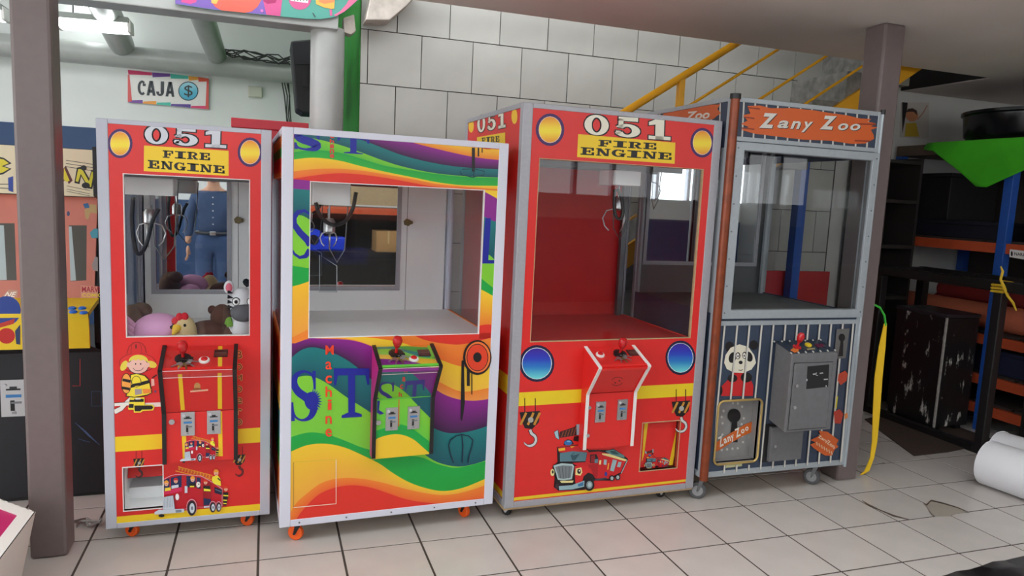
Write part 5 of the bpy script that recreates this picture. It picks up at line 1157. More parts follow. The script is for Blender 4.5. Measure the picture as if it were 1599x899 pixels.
p = AF.loc(22, 621, .003); coin_plate(AF, ar, p, (0, -1, 0), (0, 0, 1), .1, .17)
MB().box(xl, xr, .02, .6, 0, .02).obj('plinth', BLACK, ar)

# red cabinet behind machine 1
q = at_y(395, 197, 1.3); q0 = at_y(363, 183, 1.45); rc = empty('red_cabinet', (q.x, 1.3, 0)); tag(rc, 'red cabinet top showing behind the narrow red machine', 'cabinet')
zt_ = at_y(395, 186, 1.3).z
MB().box(-.1, .28, 0, .34, .02, zt_-.05).obj('body', mat('red_cabinet', C(196, 44, 60), .5), rc, bev=.004); MB().box(-.11, .29, -.01, .35, zt_-.05, zt_).obj('lid', mat('red_cabinet', C(196, 44, 60)), rc, bev=.004); MB().box(-.1, .28, 0.02, .33, 0, .02).obj('plinth', BLACK, rc)

# ================================================================ back room
sg = empty('cash_desk_sign', at_y(263, 140, 4.49)); tag(sg, 'rectangular CAJA sign with rainbow border on the back room wall', 'sign')
SFm = Frame(0, 0, 0, None)
P = [at_y(x, y, 4.47) for x, y in ((199, 109), (326, 122), (325, 171), (199, 159))]; L = Vector(sg.location)
MB().prism([p-L for p in P], (0, .018, 0)).obj('board', WHITEPL, sg)
SF = Frame(L.x, L.y, 0, sg)
class SignF:
    def ray(s, px, py): return CAM-L, ray(px, py)
a = Art(SignF(), (0, 4.47-L.y, 0), NF, (0, 0, 3.995))
TC = [C(220, 60, 110), C(110, 60, 150), C(70, 190, 170), C(244, 170, 60), C(230, 90, 60)]
top = [(797, 435), (948, 452), (1062, 460), (1175, 474), (1235, 480), (1303, 490)]
for k in range(5): a.poly([top[k], top[k+1], (top[k+1][0], top[k+1][1]+18), (top[k][0]+4, top[k][1]+30)], (TC+TC)[k])
bt = [(797, 638), (890, 645), (975, 652), (1065, 660), (1190, 672), (1303, 682)]
for k in range(5): a.poly([bt[k], bt[k+1], (bt[k+1][0], bt[k+1][1]-22), (bt[k][0]+4, bt[k][1]-12)], [C(120, 70, 160), C(244, 160, 60), C(70, 190, 170), C(90, 60, 150), C(226, 50, 110)][k])
a.poly([(797, 465), (808, 468), (824, 632), (797, 636)], C(226, 90, 90)); a.poly([(1290, 492), (1303, 492), (1301, 682), (1282, 676)], C(220, 80, 70))
a.slab('CAJA', [(856, 500), (1090, 512), (1088, 604), (856, 592)], C(40, 46, 54), .06)
a.ell(1175, 568, 63, 60, C(30, 60, 70)); a.ellg(1175, 568, 57, 54, [(0, C(170, 220, 232)), (.5, C(90, 190, 215)), (1, C(60, 170, 205))]); a.text('$', [(1150, 530), (1202, 533), (1202, 608), (1148, 606)], C(26, 30, 36), .0)
a.obj('sign_print', sg)
jb = at_y(398, 143, 4.46); e = empty('junction_box', jb); tag(e, 'cream electrical junction box on the white back room wall', 'electrical box')
MB().box(-.06, .065, 0, .04, -.05, .05).obj('box', mat('cream_plastic', C(206, 206, 190), .5), e, bev=.004); MB().box(-.055, .06, -.006, 0, -.045, .045).obj('cover', mat('cream_plastic', C(206, 206, 190)), e, bev=.003)
TUBE = mat('lit_diffuser', (1, 1, 1, 1), .5, emit=((.93, 1, .98, 1), TUBE_POWER))
def tube_lamp(A, B, label, w=.11):
    A = Vector(A); B = Vector(B); e = empty('ceiling_lamp', (A+B)/2); tag(e, label, 'lamp')
    m = (A+B)/2; d = (B-A).normalized(); s = d.cross(Vector((0, 0, 1))).normalized(); h = (B-A).length/2; u = s.cross(d)
    MB().obox(u*.05, d*h, s*w*.6, u*.02).obj('housing', mat('lamp_housing', C(150, 156, 150), .5), e, bev=.004)
    MB().obox((0, 0, 0), d*h*.985, s*w*.48, u*.03).obj('diffuser', TUBE, e, bev=.015)
    for t in (-1, 1): MB().obox(d*t*h+u*.01, d*.012, s*w*.52, u*.045).obj('end_cap', WHITEPL, e, bev=.006)
    for t in (-.6, .6):
        mb = MB(); mb.cyl(d*t*h+u*.06, d*t*h+Vector((0, 0, 3.41-m.z)), .006, n=6); mb.obj('hanger', DSTEEL, e)
tube_lamp(at_y(92, 37, 3.2), at_y(204, 46, 3.2), 'lit fluorescent lamp beside the top of the brown column', .14)
tube_lamp(at_z(120, -14, 3.0), at_z(150, 18, 3.0), 'second lit fluorescent lamp higher up at the top of the photo')
tube_lamp(at_y(-70, 20, 3.2), at_y(9, 26, 3.2), 'lit fluorescent lamp cut by the left photo edge', .14)
# loose cables along the pipe beam
tr = empty('cable_bundle', at_y(440, 130, 4.3)); tag(tr, 'tangle of dark cables running along the grey pipe beam and down the wall', 'cables')
L2 = Vector(tr.location); rnd = random.Random(5)
for k in range(7):
    pts = [at_y(x, 82+(x-345)*.14+rnd.uniform(-9, 6), 4.15)-L2 for x in range(345, 470, 18)]; mb = MB(); mb.smooth = True; mb.tube(pts, .006, 5); mb.obj('cable', mat('dark_cable', C(60, 62, 62), .6), tr)
for k in range(4):
    pts = [at_y(x+k*3+rnd.uniform(-2, 2), y, 4.42)-L2 for x, y in ((425, 117), (441, 128), (445, 150), (446, 180), (449, 205))]; mb = MB(); mb.smooth = True; mb.tube(pts, .006, 5); mb.obj('cable', mat('dark_cable', C(60, 62, 62)), tr)
# loudspeaker by the round column
sp = empty('loudspeaker', at_y(470, 178, 2.1)); tag(sp, 'black loudspeaker hung behind the grey round column', 'loudspeaker'); L3_ = Vector(sp.location)
P = [at_y(x, y, 2.1)-L3_ for x, y in ((454, 64), (500, 60), (500, 178), (473, 176), (463, 170))]
MB().prism(P, (0, .28, 0)).obj('case', mat('speaker_black', C(24, 24, 28), .6, noise=.2, nscale=60), sp, bev=.01)
MB().box(.06, .22, -.36, .1, .3, .34).obj('bracket', BLACK, sp)
MB().prism([at_y(x, y, 2.095)-L3_ for x, y in ((472, 104), (481, 104), (481, 136), (472, 134))], (0, .004, 0)).obj('port', BLACK, sp)
MB().prism([at_y(x, y, 2.096)-L3_ for x, y in ((458, 70), (496, 66), (496, 100), (461, 100))], (0, .003, 0)).obj('grille', mat('speaker_grille', C(36, 36, 40), .8), sp)
# banner over the lintel
bn = empty('party_banner', (0, 1.5, 2.47)); tag(bn, 'colourful balloon printed banner hanging over the grey lintel', 'banner')
class BF:
    def ray(s, px, py): return CAM-Vector((0, 1.5, 2.47)), ray(px, py)
def bq(x, y): return at_y(330+x/6.396, y/6.396, 1.5)-Vector((0, 1.5, 2.47))
BC = (330, 0, 6.396)
outline = [(-360, -400), (-360, 40), (0, 95), (400, 135), (700, 165), (950, 188), (1100, 190), (1240, 168), (1330, 120), (1400, 60), (1460, 5), (1500, -30), (1560, -60), (1560, -400)]
mb = MB(); mb.prism([bq(*p) for p in outline], (0, .006, 0)); bc = mb.obj('cloth', mat('banner_base', C(86, 160, 146), .6), bn)
a = Art(BF(), (0, 0, 0), NF, BC)
def clipdown(pts): return pts
a.poly([(-360, -400), (-360, 38), (0, 92), (400, 133), (560, 148), (520, 0), (520, -400)], C(124, 96, 176)); a.poly([(-300, -300), (-300, 20), (-210, 40), (-150, 20), (-110, -300)], C(214, 80, 140))
a.poly([(10, -100), (0, 20), (40, 70), (100, 104), (340, 128), (400, 116), (460, 70), (500, 0), (500, -100)], C(226, 100, 84)); a.poly([(0, -60), (0, 30), (50, 40), (70, 0), (70, -60)], C(244, 180, 90))
a.poly([(505, -100), (520, 20), (550, 148), (690, 162), (700, 60), (720, -100)], C(206, 84, 140)); a.poly([(505, -100), (520, 10), (560, 40), (640, 30), (690, -100)], C(170, 40, 100))
a.ell(885, -10, 112, 108, C(206, 90, 140)); a.poly([(790, -20), (970, -8), (965, 32), (792, 8)], C(240, 236, 230)); 
for k in range(5): a.line([(830+k*30, -14), (833+k*30, 8)], 9, C(60, 40, 60))
a.poly([(1040, -60), (1045, 40), (1120, 74), (1200, 90), (1228, 86), (1235, -60)], C(240, 180, 80)); a.poly([(1060, -60), (1075, 20), (1130, 40), (1230, 20), (1230, -60)], C(236, 140, 90)); a.line([(1192, 95), (1196, 158)], 24, C(206, 96, 146)); a.line([(1012, 130), (1038, 172)], 11, C(60, 80, 80)); a.ell(505, 108, 16, 16, C(206, 120, 190))
a.poly([(1240, 164), (1330, 116), (1400, 56), (1455, 5), (1480, -60), (1400, -60), (1350, 40), (1290, 110), (1225, 150)], C(220, 110, 150))
a.obj('banner_print', bc)

# ================================================================ right hand side
BKM = mat('black_steel', C(34, 32, 32), .45, .3, noise=.15, nscale=30)
tf = empty('table_frame', (4.74, .8, 0)); tag(tf, 'dark welded steel table frame around the scratched black cabinet', 'metal frame')
def tb(mb, x0, x1, y0, y1, z0, z1): return mb.box(x0-4.74, x1-4.74, y0-.8, y1-.8, z0, z1)
tb(MB(), 4.71, 4.77, .31, .37, .0, 1.06).obj('leg', BKM, tf, bev=.006); tb(MB(), 4.71, 4.77, 1.24, 1.30, 0, 1.06).obj('leg', BKM, tf, bev=.006)
tb(MB(), 4.71, 4.77, -.35, 1.30, 1.06, 1.125).obj('top_rail', BKM, tf, bev=.006); tb(MB(), 4.71, 4.77, .37, 1.24, 0, .05).obj('foot_rail', BKM, tf, bev=.006)
tb(MB(), 5.12, 5.18, -.35, 1.30, 1.06, 1.125).obj('top_rail', BKM, tf, bev=.006); tb(MB(), 4.77, 5.12, 1.24, 1.30, 1.06, 1.12).obj('cross_rail', BKM, tf); tb(MB(), 5.12, 5.18, 1.24, 1.30, 0, 1.06).obj('leg', BKM, tf)
tb(MB(), 5.12, 5.18, .31, .37, 0, 1.06).obj('leg', BKM, tf); tb(MB(), 4.77, 5.12, .32, .36, 1.07, 1.11).obj('cross_rail', BKM, tf)
SCR = bpy.data.materials.new('scratched_black'); SCR.use_nodes = True; nt = SCR.node_tree; b = nt.nodes['Principled BSDF']; b.inputs['Roughness'].default_value = .4
tc = nt.nodes.new('ShaderNodeTexCoord'); mp = nt.nodes.new('ShaderNodeMapping'); mp.inputs['Scale'].default_value = (9, 9, 3.2); nz = nt.nodes.new('ShaderNodeTexNoise'); nz.inputs['Scale'].default_value = 1.6; nz.inputs['Detail'].default_value = 9; nz.inputs['Roughness'].default_value = .68
rp = nt.nodes.new('ShaderNodeValToRGB'); rp.color_ramp.elements[0].position = .585; rp.color_ramp.elements[0].color = C(20, 19, 20); rp.color_ramp.elements[1].position = .64; rp.color_ramp.elements[1].color = C(200, 198, 190)
nt.links.new(tc.outputs['Object'], mp.inputs[0]); nt.links.new(mp.outputs[0], nz.inputs['Vector']); nt.links.new(nz.outputs['Fac'], rp.inputs[0]); nt.links.new(rp.outputs[0], b.inputs['Base Color'])
bk = empty('black_cabinet', (4.8, .74, 0)); tag(bk, 'black box cabinet with scratched paint standing inside the steel frame', 'cabinet')
MB().box(0, .31, 0, .42, .04, .82).obj('body', SCR, bk, bev=.006); MB().box(-.005, .315, -.005, .425, .82, .845).obj('lid', mat('dark_lid', C(40, 40, 46), .35, noise=.1, nscale=20), bk, bev=.004)
for x in (.02, .24):
    for y in (.03, .35): MB().box(x, x+.05, y, y+.05, 0, .04).obj('foot', BLACK, bk)
mb = MB(); 
for x, y in ((-.002, -.002), ): mb.box(x-.004, x+.008, y-.004, y+.008, .04, .82)
mb.obj('worn_edge', mat('worn_edge', C(170, 168, 162), .5, noise=.3, nscale=40), bk)
p = at_z(1425, 712, .004)
plain('floor_mat', MB().prism([at_z(x, y, .001) for x, y in ((1350, 655), (1420, 640), (1560, 690), (1480, 706), (1427, 712))], (0, 0, .006)), mat('brown_mat', C(70, 56, 48), .95, noise=.2, nscale=60), 'dark brown floor mat under the scratched black cabinet', 'mat')
# pallet rack along the right
BLUEP = mat('rack_blue', C(36, 84, 168), .45, noise=.1, nscale=20); RORANGE = mat('rack_orange', C(196, 82, 46), .5, noise=.1, nscale=15); DWOOD = mat('dark_boards', C(56, 46, 42), .8, noise=.2, nscale=12)
rk = empty('storage_rack', (5.2, 1.2, 0)); tag(rk, 'storage rack with blue uprights and orange beams along the right side', 'shelving')
def rb(x0, x1, y0, y1, z0, z1): return MB().box(x0-5.2, x1-5.2, y0-1.2, y1-1.2, z0, z1)
for x in (5.2, 6.0):
    for y in (.70, 1.64, -.6): rb(x, x+.065, y, y+.065, 0, 1.98).obj('upright', BLUEP, rk, bev=.004)
for z in (1.275, .62, .33, .12):
    for x in (5.215, 6.01):
        for y0, y1 in ((-.535, .70), (.765, 1.64)): rb(x, x+.04, y0, y1, z, z+.07).obj('beam', RORANGE, rk)
    for k in range(6): rb(5.26, 6.0, -.53+k*.36, -.53+k*.36+.33, z+.06, z+.085).obj('shelf_board', DWOOD, rk)
rb(5.2, 6.07, -.6, 1.70, 1.98, 2.06).obj('top_shelf', mat('brown_board', C(92, 76, 64), .8, noise=.15, nscale=10), rk)
rb(6.07, 6.09, -.6, 1.70, 0.05, 1.98).obj('back_board', mat('dark_back_board', C(64, 56, 52), .85, noise=.1, nscale=8), rk)
bc_ = empty('dark_filler_unit', (4.74, 1.40, 0)); tag(bc_, 'dark open shelving unit standing in for dark clutter between the right column and the rack', 'shelving')  # invented unit that darkens the grey gap beside the column
DBK = mat('dark_brown_board', C(40, 34, 32), .7, noise=.2, nscale=10)
for x in (0, .40): MB().box(x, x+.025, 0, .3, 0, 1.95).obj('side_board', DBK, bc_)
MB().box(.025, .40, .285, .3, 0.02, 1.95).obj('back_board', DBK, bc_)
for z in (.03, .45, .85, 1.25, 1.6, 1.9): MB().box(.025, .40, 0, .285, z, z+.025).obj('shelf', DBK, bc_)
plain('blue_post', MB().box(4.02, 4.09, 1.4, 1.47, 0, 1.95), BLUEP, 'dark blue post seen through the zoo machine glass', 'post')
rbd = empty('red_board', (3.95, 1.5, 0)); tag(rbd, 'red board standing behind the zoo machine, seen through its side glass', 'board')
RBM = mat('red_sheet', C(180, 36, 40), .5, noise=.05)
pq = [at_y(x, y, 1.5)-Vector((3.95, 1.5, 0)) for x, y in ((1150, 428), (1296, 424))]
MB().box(min(p.x for p in pq)-.1, max(p.x for p in pq), 0, .02, 0.03, pq[1].z).obj('sheet', RBM, rbd); MB().box(min(p.x for p in pq)-.1, max(p.x for p in pq), -.02, .04, 0, .03).obj('foot', BLACK, rbd)
tub = empty('black_tub', (5.58, .92, 2.06)); tag(tub, 'large round black plastic tub on top of the rack', 'tub'); mb = MB(); mb.smooth = True
mb.lathe((0, 0, .03), [(.38, 0), (.4, .02), (.415, .16), (.43, .17), (.43, .19), (.4, .19), (.38, .05)], 40); mb.obj('shell', mat('tub_black', C(16, 18, 22), .25), tub)
mb = MB(); mb.smooth = True; mb.lathe((0, 0, .0), [(.34, 0), (.36, .03)], 40); mb.obj('base', BLACK, tub)
# green cloth hanging over the rack edge
GC = mat('green_cloth', C(70, 190, 30), .8, noise=.15, nscale=6)
import itertools
mb = MB(); nx, nz_ = 16, 12; Vv = []
for j in range(nz_+1):
    for i in range(nx+1):
        s = i/nx; t = j/nz_
        y = 1.40-1.45*s; drop = (.36*(1-abs(s-.34)/.34 if s < .34 else 1-(s-.34)/.55))
        x = 5.175-.012*math.sin(9*s+2*t)-.02*t-.008*math.sin(20*s)
        Vv.append((x, y, 2.068-t*max(.05, drop)))
Ff = [(j*(nx+1)+i, j*(nx+1)+i+1, (j+1)*(nx+1)+i+1, (j+1)*(nx+1)+i) for j in range(nz_) for i in range(nx)]
n0_ = len(Vv); 
for i in range(nx+1): s = i/nx; Vv.append((5.5, 1.35-1.35*s, 2.064))
Ff += [(i+1, i, n0_+i, n0_+i+1) for i in range(nx)]
mb.add(Vv, Ff); mb.smooth = True; gc = tag(mb.obj('green_cloth', GC), 'bright green cloth draped over the edge of the rack top', 'cloth'); so = gc.modifiers.new('s', 'SOLIDIFY'); so.thickness = .004
# goods on the rack
rnd = random.Random(11)
for (x0, y0, x1, y1, z, r, col, lab) in ((5.4, -.5, 5.4, 1.6, .705, .095, C(214, 116, 84), 'salmon fabric roll on the rack shelf beside the scratched cabinet'), (5.62, -.4, 5.62, 1.5, .705, .1, C(150, 40, 44), 'dark red fabric roll lying behind the salmon roll'), (5.5, -.3, 5.52, 1.4, .875, .07, C(150, 44, 46), 'crimson fabric roll resting on top of the salmon roll'), (5.84, -.3, 5.84, 1.4, .705, .1, C(80, 120, 100), 'grey green fabric roll at the back of the rack shelf')):
    mb = MB(); mb.smooth = True; A = Vector((x0, y0, z+r)); B = Vector((x1, y1, z+r)); e = empty('fabric_roll', (A+B)/2); tag(e, lab, 'fabric roll'); A -= e.location; B -= e.location; mb.cyl(A, B, r, n=24); mb.obj('roll', mat('cloth_%d' % int(x0*100), col, .8, noise=.12, nscale=8), e)
    d = (B-A).normalized(); mb = MB(); mb.cyl(A-d*.02, A, r*.3, n=12); mb.cyl(B, B+d*.02, r*.3, n=12); mb.obj('core', PLY, e)
for (x, y, z, w, h, l, col, lab) in ((5.3, .8, 1.36, .6, .13, .82, C(26, 26, 40), 'long flat dark box on the upper rack shelf'), (5.35, 1.3, 1.49, .5, .36, .32, C(30, 26, 28), 'black box standing on the flat box near the wall'), (5.3, -.2, 1.36, .6, .16, .8, C(36, 44, 84), 'navy box on the upper rack shelf right of the blue upright'), (5.3, .1, .415, .5, .17, 1.2, C(30, 34, 60), 'navy box on the lower rack shelf')):
    e = empty('storage_box', (x, y, z)); tag(e, lab, 'box'); m_ = mat('box_%d' % int(z*1000+y*10), col, .6, noise=.1); MB().box(0, w, 0, l, 0, h-.03).obj('tray', m_, e, bev=.006); MB().box(-.008, w+.008, -.008, l+.008, h-.03, h).obj('lid', m_, e, bev=.006)
e = empty('shelf_tag', (5.21, .5, 1.27)); tag(e, 'white shelf label on the orange rack beam', 'label'); 
MB().prism([at_x(x, y, 5.206)-Vector(e.location) for x, y in ((1577, 389), (1612, 393), (1611, 407), (1576, 401))], (.004, 0, 0)).obj('card', WHITEPL, e)
class TF:
    def ray(s, px, py): return CAM-Vector((5.21, .5, 1.27)), ray(px, py)
a = Art(TF(), (-.004, 0, 0), (-1, 0, 0)); a.text('NARAN', [(1584, 393.5), (1606, 396), (1606, 401), (1584, 398.5)], INK, .02); a.ell(1580, 396, 1.6, 4, INK); a.obj('card_print', e)
# poster on the back wall
po = empty('wall_poster', at_y(1428, 190, 1.72)); tag(po, 'faded poster with yellow and brown shapes on the wall right of the column', 'poster'); Lp = Vector(po.location)
ps = MB().prism([at_y(x, y, 1.726)-Lp for x, y in ((1408, 160), (1451, 160), (1450, 216), (1406, 214))], (0, .004, 0)).obj('sheet', mat('poster_paper', C(190, 184, 176), .8), po)
class PF:
    def ray(s, px, py): return CAM-Lp, ray(px, py)
a = Art(PF(), (0, 1.726-Lp.y, 0), NF, (1370, 130, 5.288)); a.poly([(205, 155), (250, 160), (245, 210), (205, 420)], INK); a.ell(285, 265, 52, 50, C(196, 130, 90)); a.poly([(235, 240), (250, 212), (290, 205), (325, 225), (328, 265), (300, 235), (260, 235)], C(60, 40, 34)); a.poly([(235, 330), (320, 325), (345, 440), (225, 440)], C(190, 160, 50)); a.line([(330, 300), (380, 240), (412, 180)], 10, C(176, 130, 110)); a.obj('poster_print', ps)
# strap and cable hanging at the right column
sp_ = empty('hanging_strap', (3.62, .2, 0)); tag(sp_, 'yellow strap tied to a green cord hanging beside the right column', 'strap'); Ls = Vector(sp_.location)
def st(px, Y=.22): return at_y(px[0], px[1], Y)-Ls
mb = MB(); mb.smooth = True; mb.tube([st(p) for p in ((1348, 472), (1362, 474), (1374, 480), (1381, 492), (1383, 508))], .006, 6); mb.obj('green_cord', mat('green_cord', C(60, 190, 60), .5), sp_)
S_ = [(1383, 505), (1378, 540), (1372, 590), (1369, 640), (1366, 690), (1362, 715), (1354, 735), (1345, 744)]; Wd_ = [4, 10, 12, 11, 8, 6, 7, 4]
pl = []; 
for (x, y), w in zip(S_, Wd_):
    Y = .22 if y < 700 else .2; a0 = st((x-w/2, y), Y); a1 = st((x+w/2, y), Y); a0.z = max(a0.z, .004); a1.z = max(a1.z, .004); pl.append((a0, a1))
mb = MB(); Vv = []; 
for a0, a1 in pl: Vv += [a0, a1, a1+Vector((0, .004, 0)), a0+Vector((0, .004, 0))]
Ff = []
for i in range(len(pl)-1):
    for k in range(4): Ff.append((i*4+k, i*4+(k+1) % 4, (i+1)*4+(k+1) % 4, (i+1)*4+k))
Ff += [(0, 1, 2, 3), tuple(len(Vv)-4+i for i in range(4))]
mb.add(Vv, Ff); mb.obj('strap', mat('yellow_strap', C(246, 200, 30), .6), sp_)
# yellow ribbon knot on the frame and rack
YR = mat('yellow_ribbon', C(220, 180, 40), .6)
rbn = empty('ribbon_knot', (4.74, .34, 1.1)); tag(rbn, 'yellow ribbon knotted around the dark steel frame', 'ribbon')
mb = MB(); mb.smooth = True
for k in range(3): mb.tube([(.036*sx, .036*sy, -.03+.02*k+.01*sx) for sx, sy in ((-1, -1), (1, -1), (1, 1), (-1, 1))], .009, 6, closed=True)
mb.obj('knot', YR, rbn); mb = MB(); mb.smooth = True; mb.tube([(-.04, -.04, 0), (-.02, -.06, -.06), (.02, -.07, -.1), (.05, -.075, -.15)], [.01, .008, .008, .004], 6); mb.tube([(-.04, -.04, 0), (-.06, -.03, .04), (-.05, -.03, .09), (-.06, -.02, .12)], [.01, .008, .008, .004], 6); mb.obj('ribbon_tail', YR, rbn)
# white vinyl rolls in the right foreground
for (A, B, r, lab) in (((4.27, -.06, .128), (4.45, -1.3, .128), .128, 'nearer white vinyl roll lying on the tiles at the right photo edge'), ((4.56, .1, .12), (4.74, -1.2, .12), .12, 'white vinyl roll behind the nearer roll at the right photo edge')):
    A = Vector(A); B = Vector(B); e = empty('vinyl_roll', ((A+B)/2).to_tuple()[:2]+(0,)); tag(e, lab, 'vinyl roll'); A -= e.location; B -= e.location; d = (A-B).normalized()
    mb = MB(); mb.smooth = True; mb.lathe(B, [(r, 0), (r, (A-B).length), (r-.012, (A-B).length), (r-.012, (A-B).length-.3)], 36, d); mb.obj('sheet_roll', mat('white_vinyl', C(232, 232, 236), .4), e)
    mb = MB(); mb.smooth = True; mb.tube([A+Vector((r*1.02*math.cos(t), 0, r*1.02*math.sin(t)))-d*.01 for t in [i*.15 for i in range(14)]], .002, 5); mb.obj('loose_edge', mat('white_vinyl', C(232, 232, 236)), e)
# black sheet bottom right
mb = MB(); nx = 14; ny = 10; Vv = []; rnd = random.Random(2)
edge = [(1420, 915), (1452, 905), (1480, 897), (1500, 890), (1520, 889), (1545, 878), (1570, 875), (1599, 868), (1640, 862)]
ef = smooth_curve(edge)
for j in range(ny+1):
    for i in range(nx+1):
        x = 1420+(1680-1420)*i/nx; p = at_z(x, ef(x), 0); q = Vector((p.x-.05-.9*j/ny*.35, p.y-.9*j/ny, 0)); h = .012+.014*math.sin(i*1.7+j)*math.sin(j*1.3)+rnd.uniform(0, .006)
        Vv.append((q.x if j else p.x, q.y if j else p.y, .002 if j == 0 else max(.003, h)))
mb.add(Vv, [(j*(nx+1)+i, j*(nx+1)+i+1, (j+1)*(nx+1)+i+1, (j+1)*(nx+1)+i) for j in range(ny) for i in range(nx)]); mb.smooth = True
bs = tag(mb.obj('black_sheet', mat('black_sheet', C(26, 24, 28), .35, noise=.1, nscale=20)), 'crumpled black plastic sheet on the floor at the bottom right corner', 'sheet'); so = bs.modifiers.new('s', 'SOLIDIFY'); so.thickness = .002; so.offset = 1
# white tray with magenta lining bottom left
tr = empty('white_carton', (-.62, -.02, 0)); tag(tr, 'white open carton with magenta lining at the bottom left corner', 'carton'); Lt = Vector(tr.location)
WC = mat('white_card', C(226, 222, 216), .6); MG = mat('magenta_card', C(186, 16, 96), .5)
zc = .285; T0 = at_z(55.5, 798.5, zc)
eb = (at_z(17, 784.5, zc)-T0)*3.2; ef_ = (at_z(0, 873, zc)-T0)*2.0
top4 = [T0, T0+eb, T0+eb+ef_, T0+ef_]; cen = sum(top4, Vector())/4
bot4 = [Vector((cen.x+(p.x-cen.x)*.72, cen.y+(p.y-cen.y)*.72, 0)) for p in top4]
I0 = at_z(28, 803, zc); k_ = (I0-T0); inn4 = [I0, T0+eb+(k_-eb*0)*.0+eb*-.1+ef_*.22, T0+(eb+ef_)*.86, T0+ef_*.9+eb*.15]
inn4[1] = I0+eb*.8; inn4[3] = I0+ef_*.75; inn4[2] = I0+eb*.8+ef_*.75
lo = lambda L_: [p-Lt for p in L_]
for k in range(4):
    a0, a1, b1, b0 = top4[k], top4[(k+1) % 4], bot4[(k+1) % 4], bot4[k]; inw = Vector((cen.x-(a0.x+a1.x)/2, cen.y-(a0.y+a1.y)/2, 0)).normalized()*.005
    MB().prism(lo([a0, a1, b1, b0]), inw).obj('side_wall', WC, tr)
    MB().prism(lo([a0, a1, inn4[(k+1) % 4], inn4[k]]), (0, 0, -.005)).obj('rim', WC, tr)
MB().prism(lo([p-Vector((0, 0, .006)) for p in inn4]), (0, 0, -.02)).obj('lining', MG, tr)
MB().prism(lo(bot4), (0, 0, .004)).obj('bottom', WC, tr)
# crumpled debris behind column
mb = MB(); rnd = random.Random(8); q = at_z(135, 822, .0)
mb.smooth = True; mb.tube([q+Vector((rnd.uniform(-.06, .06), rnd.uniform(-.03, .05), .012+rnd.uniform(0, .02))) for k in range(14)], .007, 6); tag(mb.obj('cable_heap', mat('pale_cable', C(150, 146, 142), .5)), 'small heap of pale cable on the floor beside the brown column', 'cable')

# ================================================================ behind the camera (seen in the machine mirrors)
rk2 = empty('workshop_rack', (.6, -4.6, 0)); tag(rk2, 'workshop rack with orange beams reflected in the rainbow machine mirror', 'shelving')
for x in (0, 2.35):
    for y in (0, .55): MB().box(x, x+.06, y, y+.06, 0, 2.1).obj('upright', BLUEP, rk2)
for z in (.68, 1.22): 
    for y in (0.0, .57): MB().box(.06, 2.35, y, y+.04, z, z+.08).obj('beam', RORANGE if z > 1 else BKM, rk2)
    MB().box(.06, 2.35, .04, .57, z+.06, z+.08).obj('shelf_board', DWOOD, rk2)
MB().box(.06, 2.35, 0.0, .02, 1.32, 2.0).obj('tool_board', PLY, rk2); MB().box(.06, 2.35, 0.0, .02, .1, 1.2).obj('back_board', mat('dark_back', C(70, 68, 66), .8), rk2)
e = empty('blue_blower', (1.25, -4.22, .76)); tag(e, 'blue plastic blower on the workshop rack', 'blower'); mb = MB(); mb.smooth = True; mb.cyl((0, -.1, .13), (0, .1, .13), .13, n=24); mb.obj('drum', mat('blower_blue', C(40, 70, 220), .4), e); MB().box(0, .38, -.09, .09, .0, .17).obj('duct', mat('blower_blue', C(40, 70, 220)), e, bev=.02); mb = MB(); mb.cyl((0, .1, .13), (0, .104, .13), .06, n=18); mb.obj('intake', BLACK, e)
e = empty('cardboard_box', (2.0, -4.22, .76)); tag(e, 'brown cardboard box on the workshop rack', 'box'); CB = mat('cardboard', C(178, 136, 88), .8, noise=.06); MB().box(0, .3, -.15, .13, 0, .26).obj('carton', CB, e); MB().box(.14, .16, -.151, .131, .1, .261).obj('tape', mat('tape', C(200, 170, 120), .4), e)
e = empty('tool_rail', (1.4, -4.57, 1.7)); tag(e, 'rail of hand tools on the workshop board', 'tools')
MB().box(-.7, .3, 0, .02, 0, .03).obj('rail', DSTEEL, e)
for k in range(8):
    x = -.65+k*.12; mb = MB(); mb.smooth = True; mb.cyl((x, .03, .02), (x+.03, .03, -.16-.03*(k % 3)), .008, n=8); mb.cyl((x+.03, .03, -.16-.03*(k % 3)), (x+.045, .03, -.26-.03*(k % 3)), .014, n=8); mb.obj('tool', STEEL if k % 2 else BLACK, e)
# red and white panel board reflected in the zoo machine
# ---------------------------------------------------------------- photographer
def skin(name, pts, edges, radii, m, parent, root=0, sub=2):
    me = bpy.data.meshes.new(name); me.from_pydata(pts, edges, []); o = bpy.data.objects.new(name, me); COL.objects.link(o); o.parent = parent; me.materials.append(m)
    sk = o.modifiers.new('skin', 'SKIN'); sk.use_smooth_shade = True
    lay = me.skin_vertices[0] if me.skin_vertices else None
    if lay is None:
        return o
    for v, r in zip(lay.data, radii): v.radius = r if isinstance(r, tuple) else (r, r)
    for i, v in enumerate(lay.data): v.use_root = (i == root)
    sb = o.modifiers.new('sub', 'SUBSURF'); sb.levels = sub; sb.render_levels = sub
    return o
pe = empty('person', (-.17, -3.12, 0)); tag(pe, 'person in blue shirt and jeans mirrored inside the narrow red machine', 'person')
SK = mat('skin', C(190, 138, 108), .5); JEAN = mat('denim', C(52, 74, 112), .85, noise=.15, nscale=40); SHIRT = mat('denim_shirt', C(48, 66, 98), .8, noise=.1, nscale=25); HAIR = mat('hair', C(30, 24, 22), .6)
hx, hy = .36-(-.17), -2.945+3.12
ph = Vector((hx, hy-.03, 1.46))
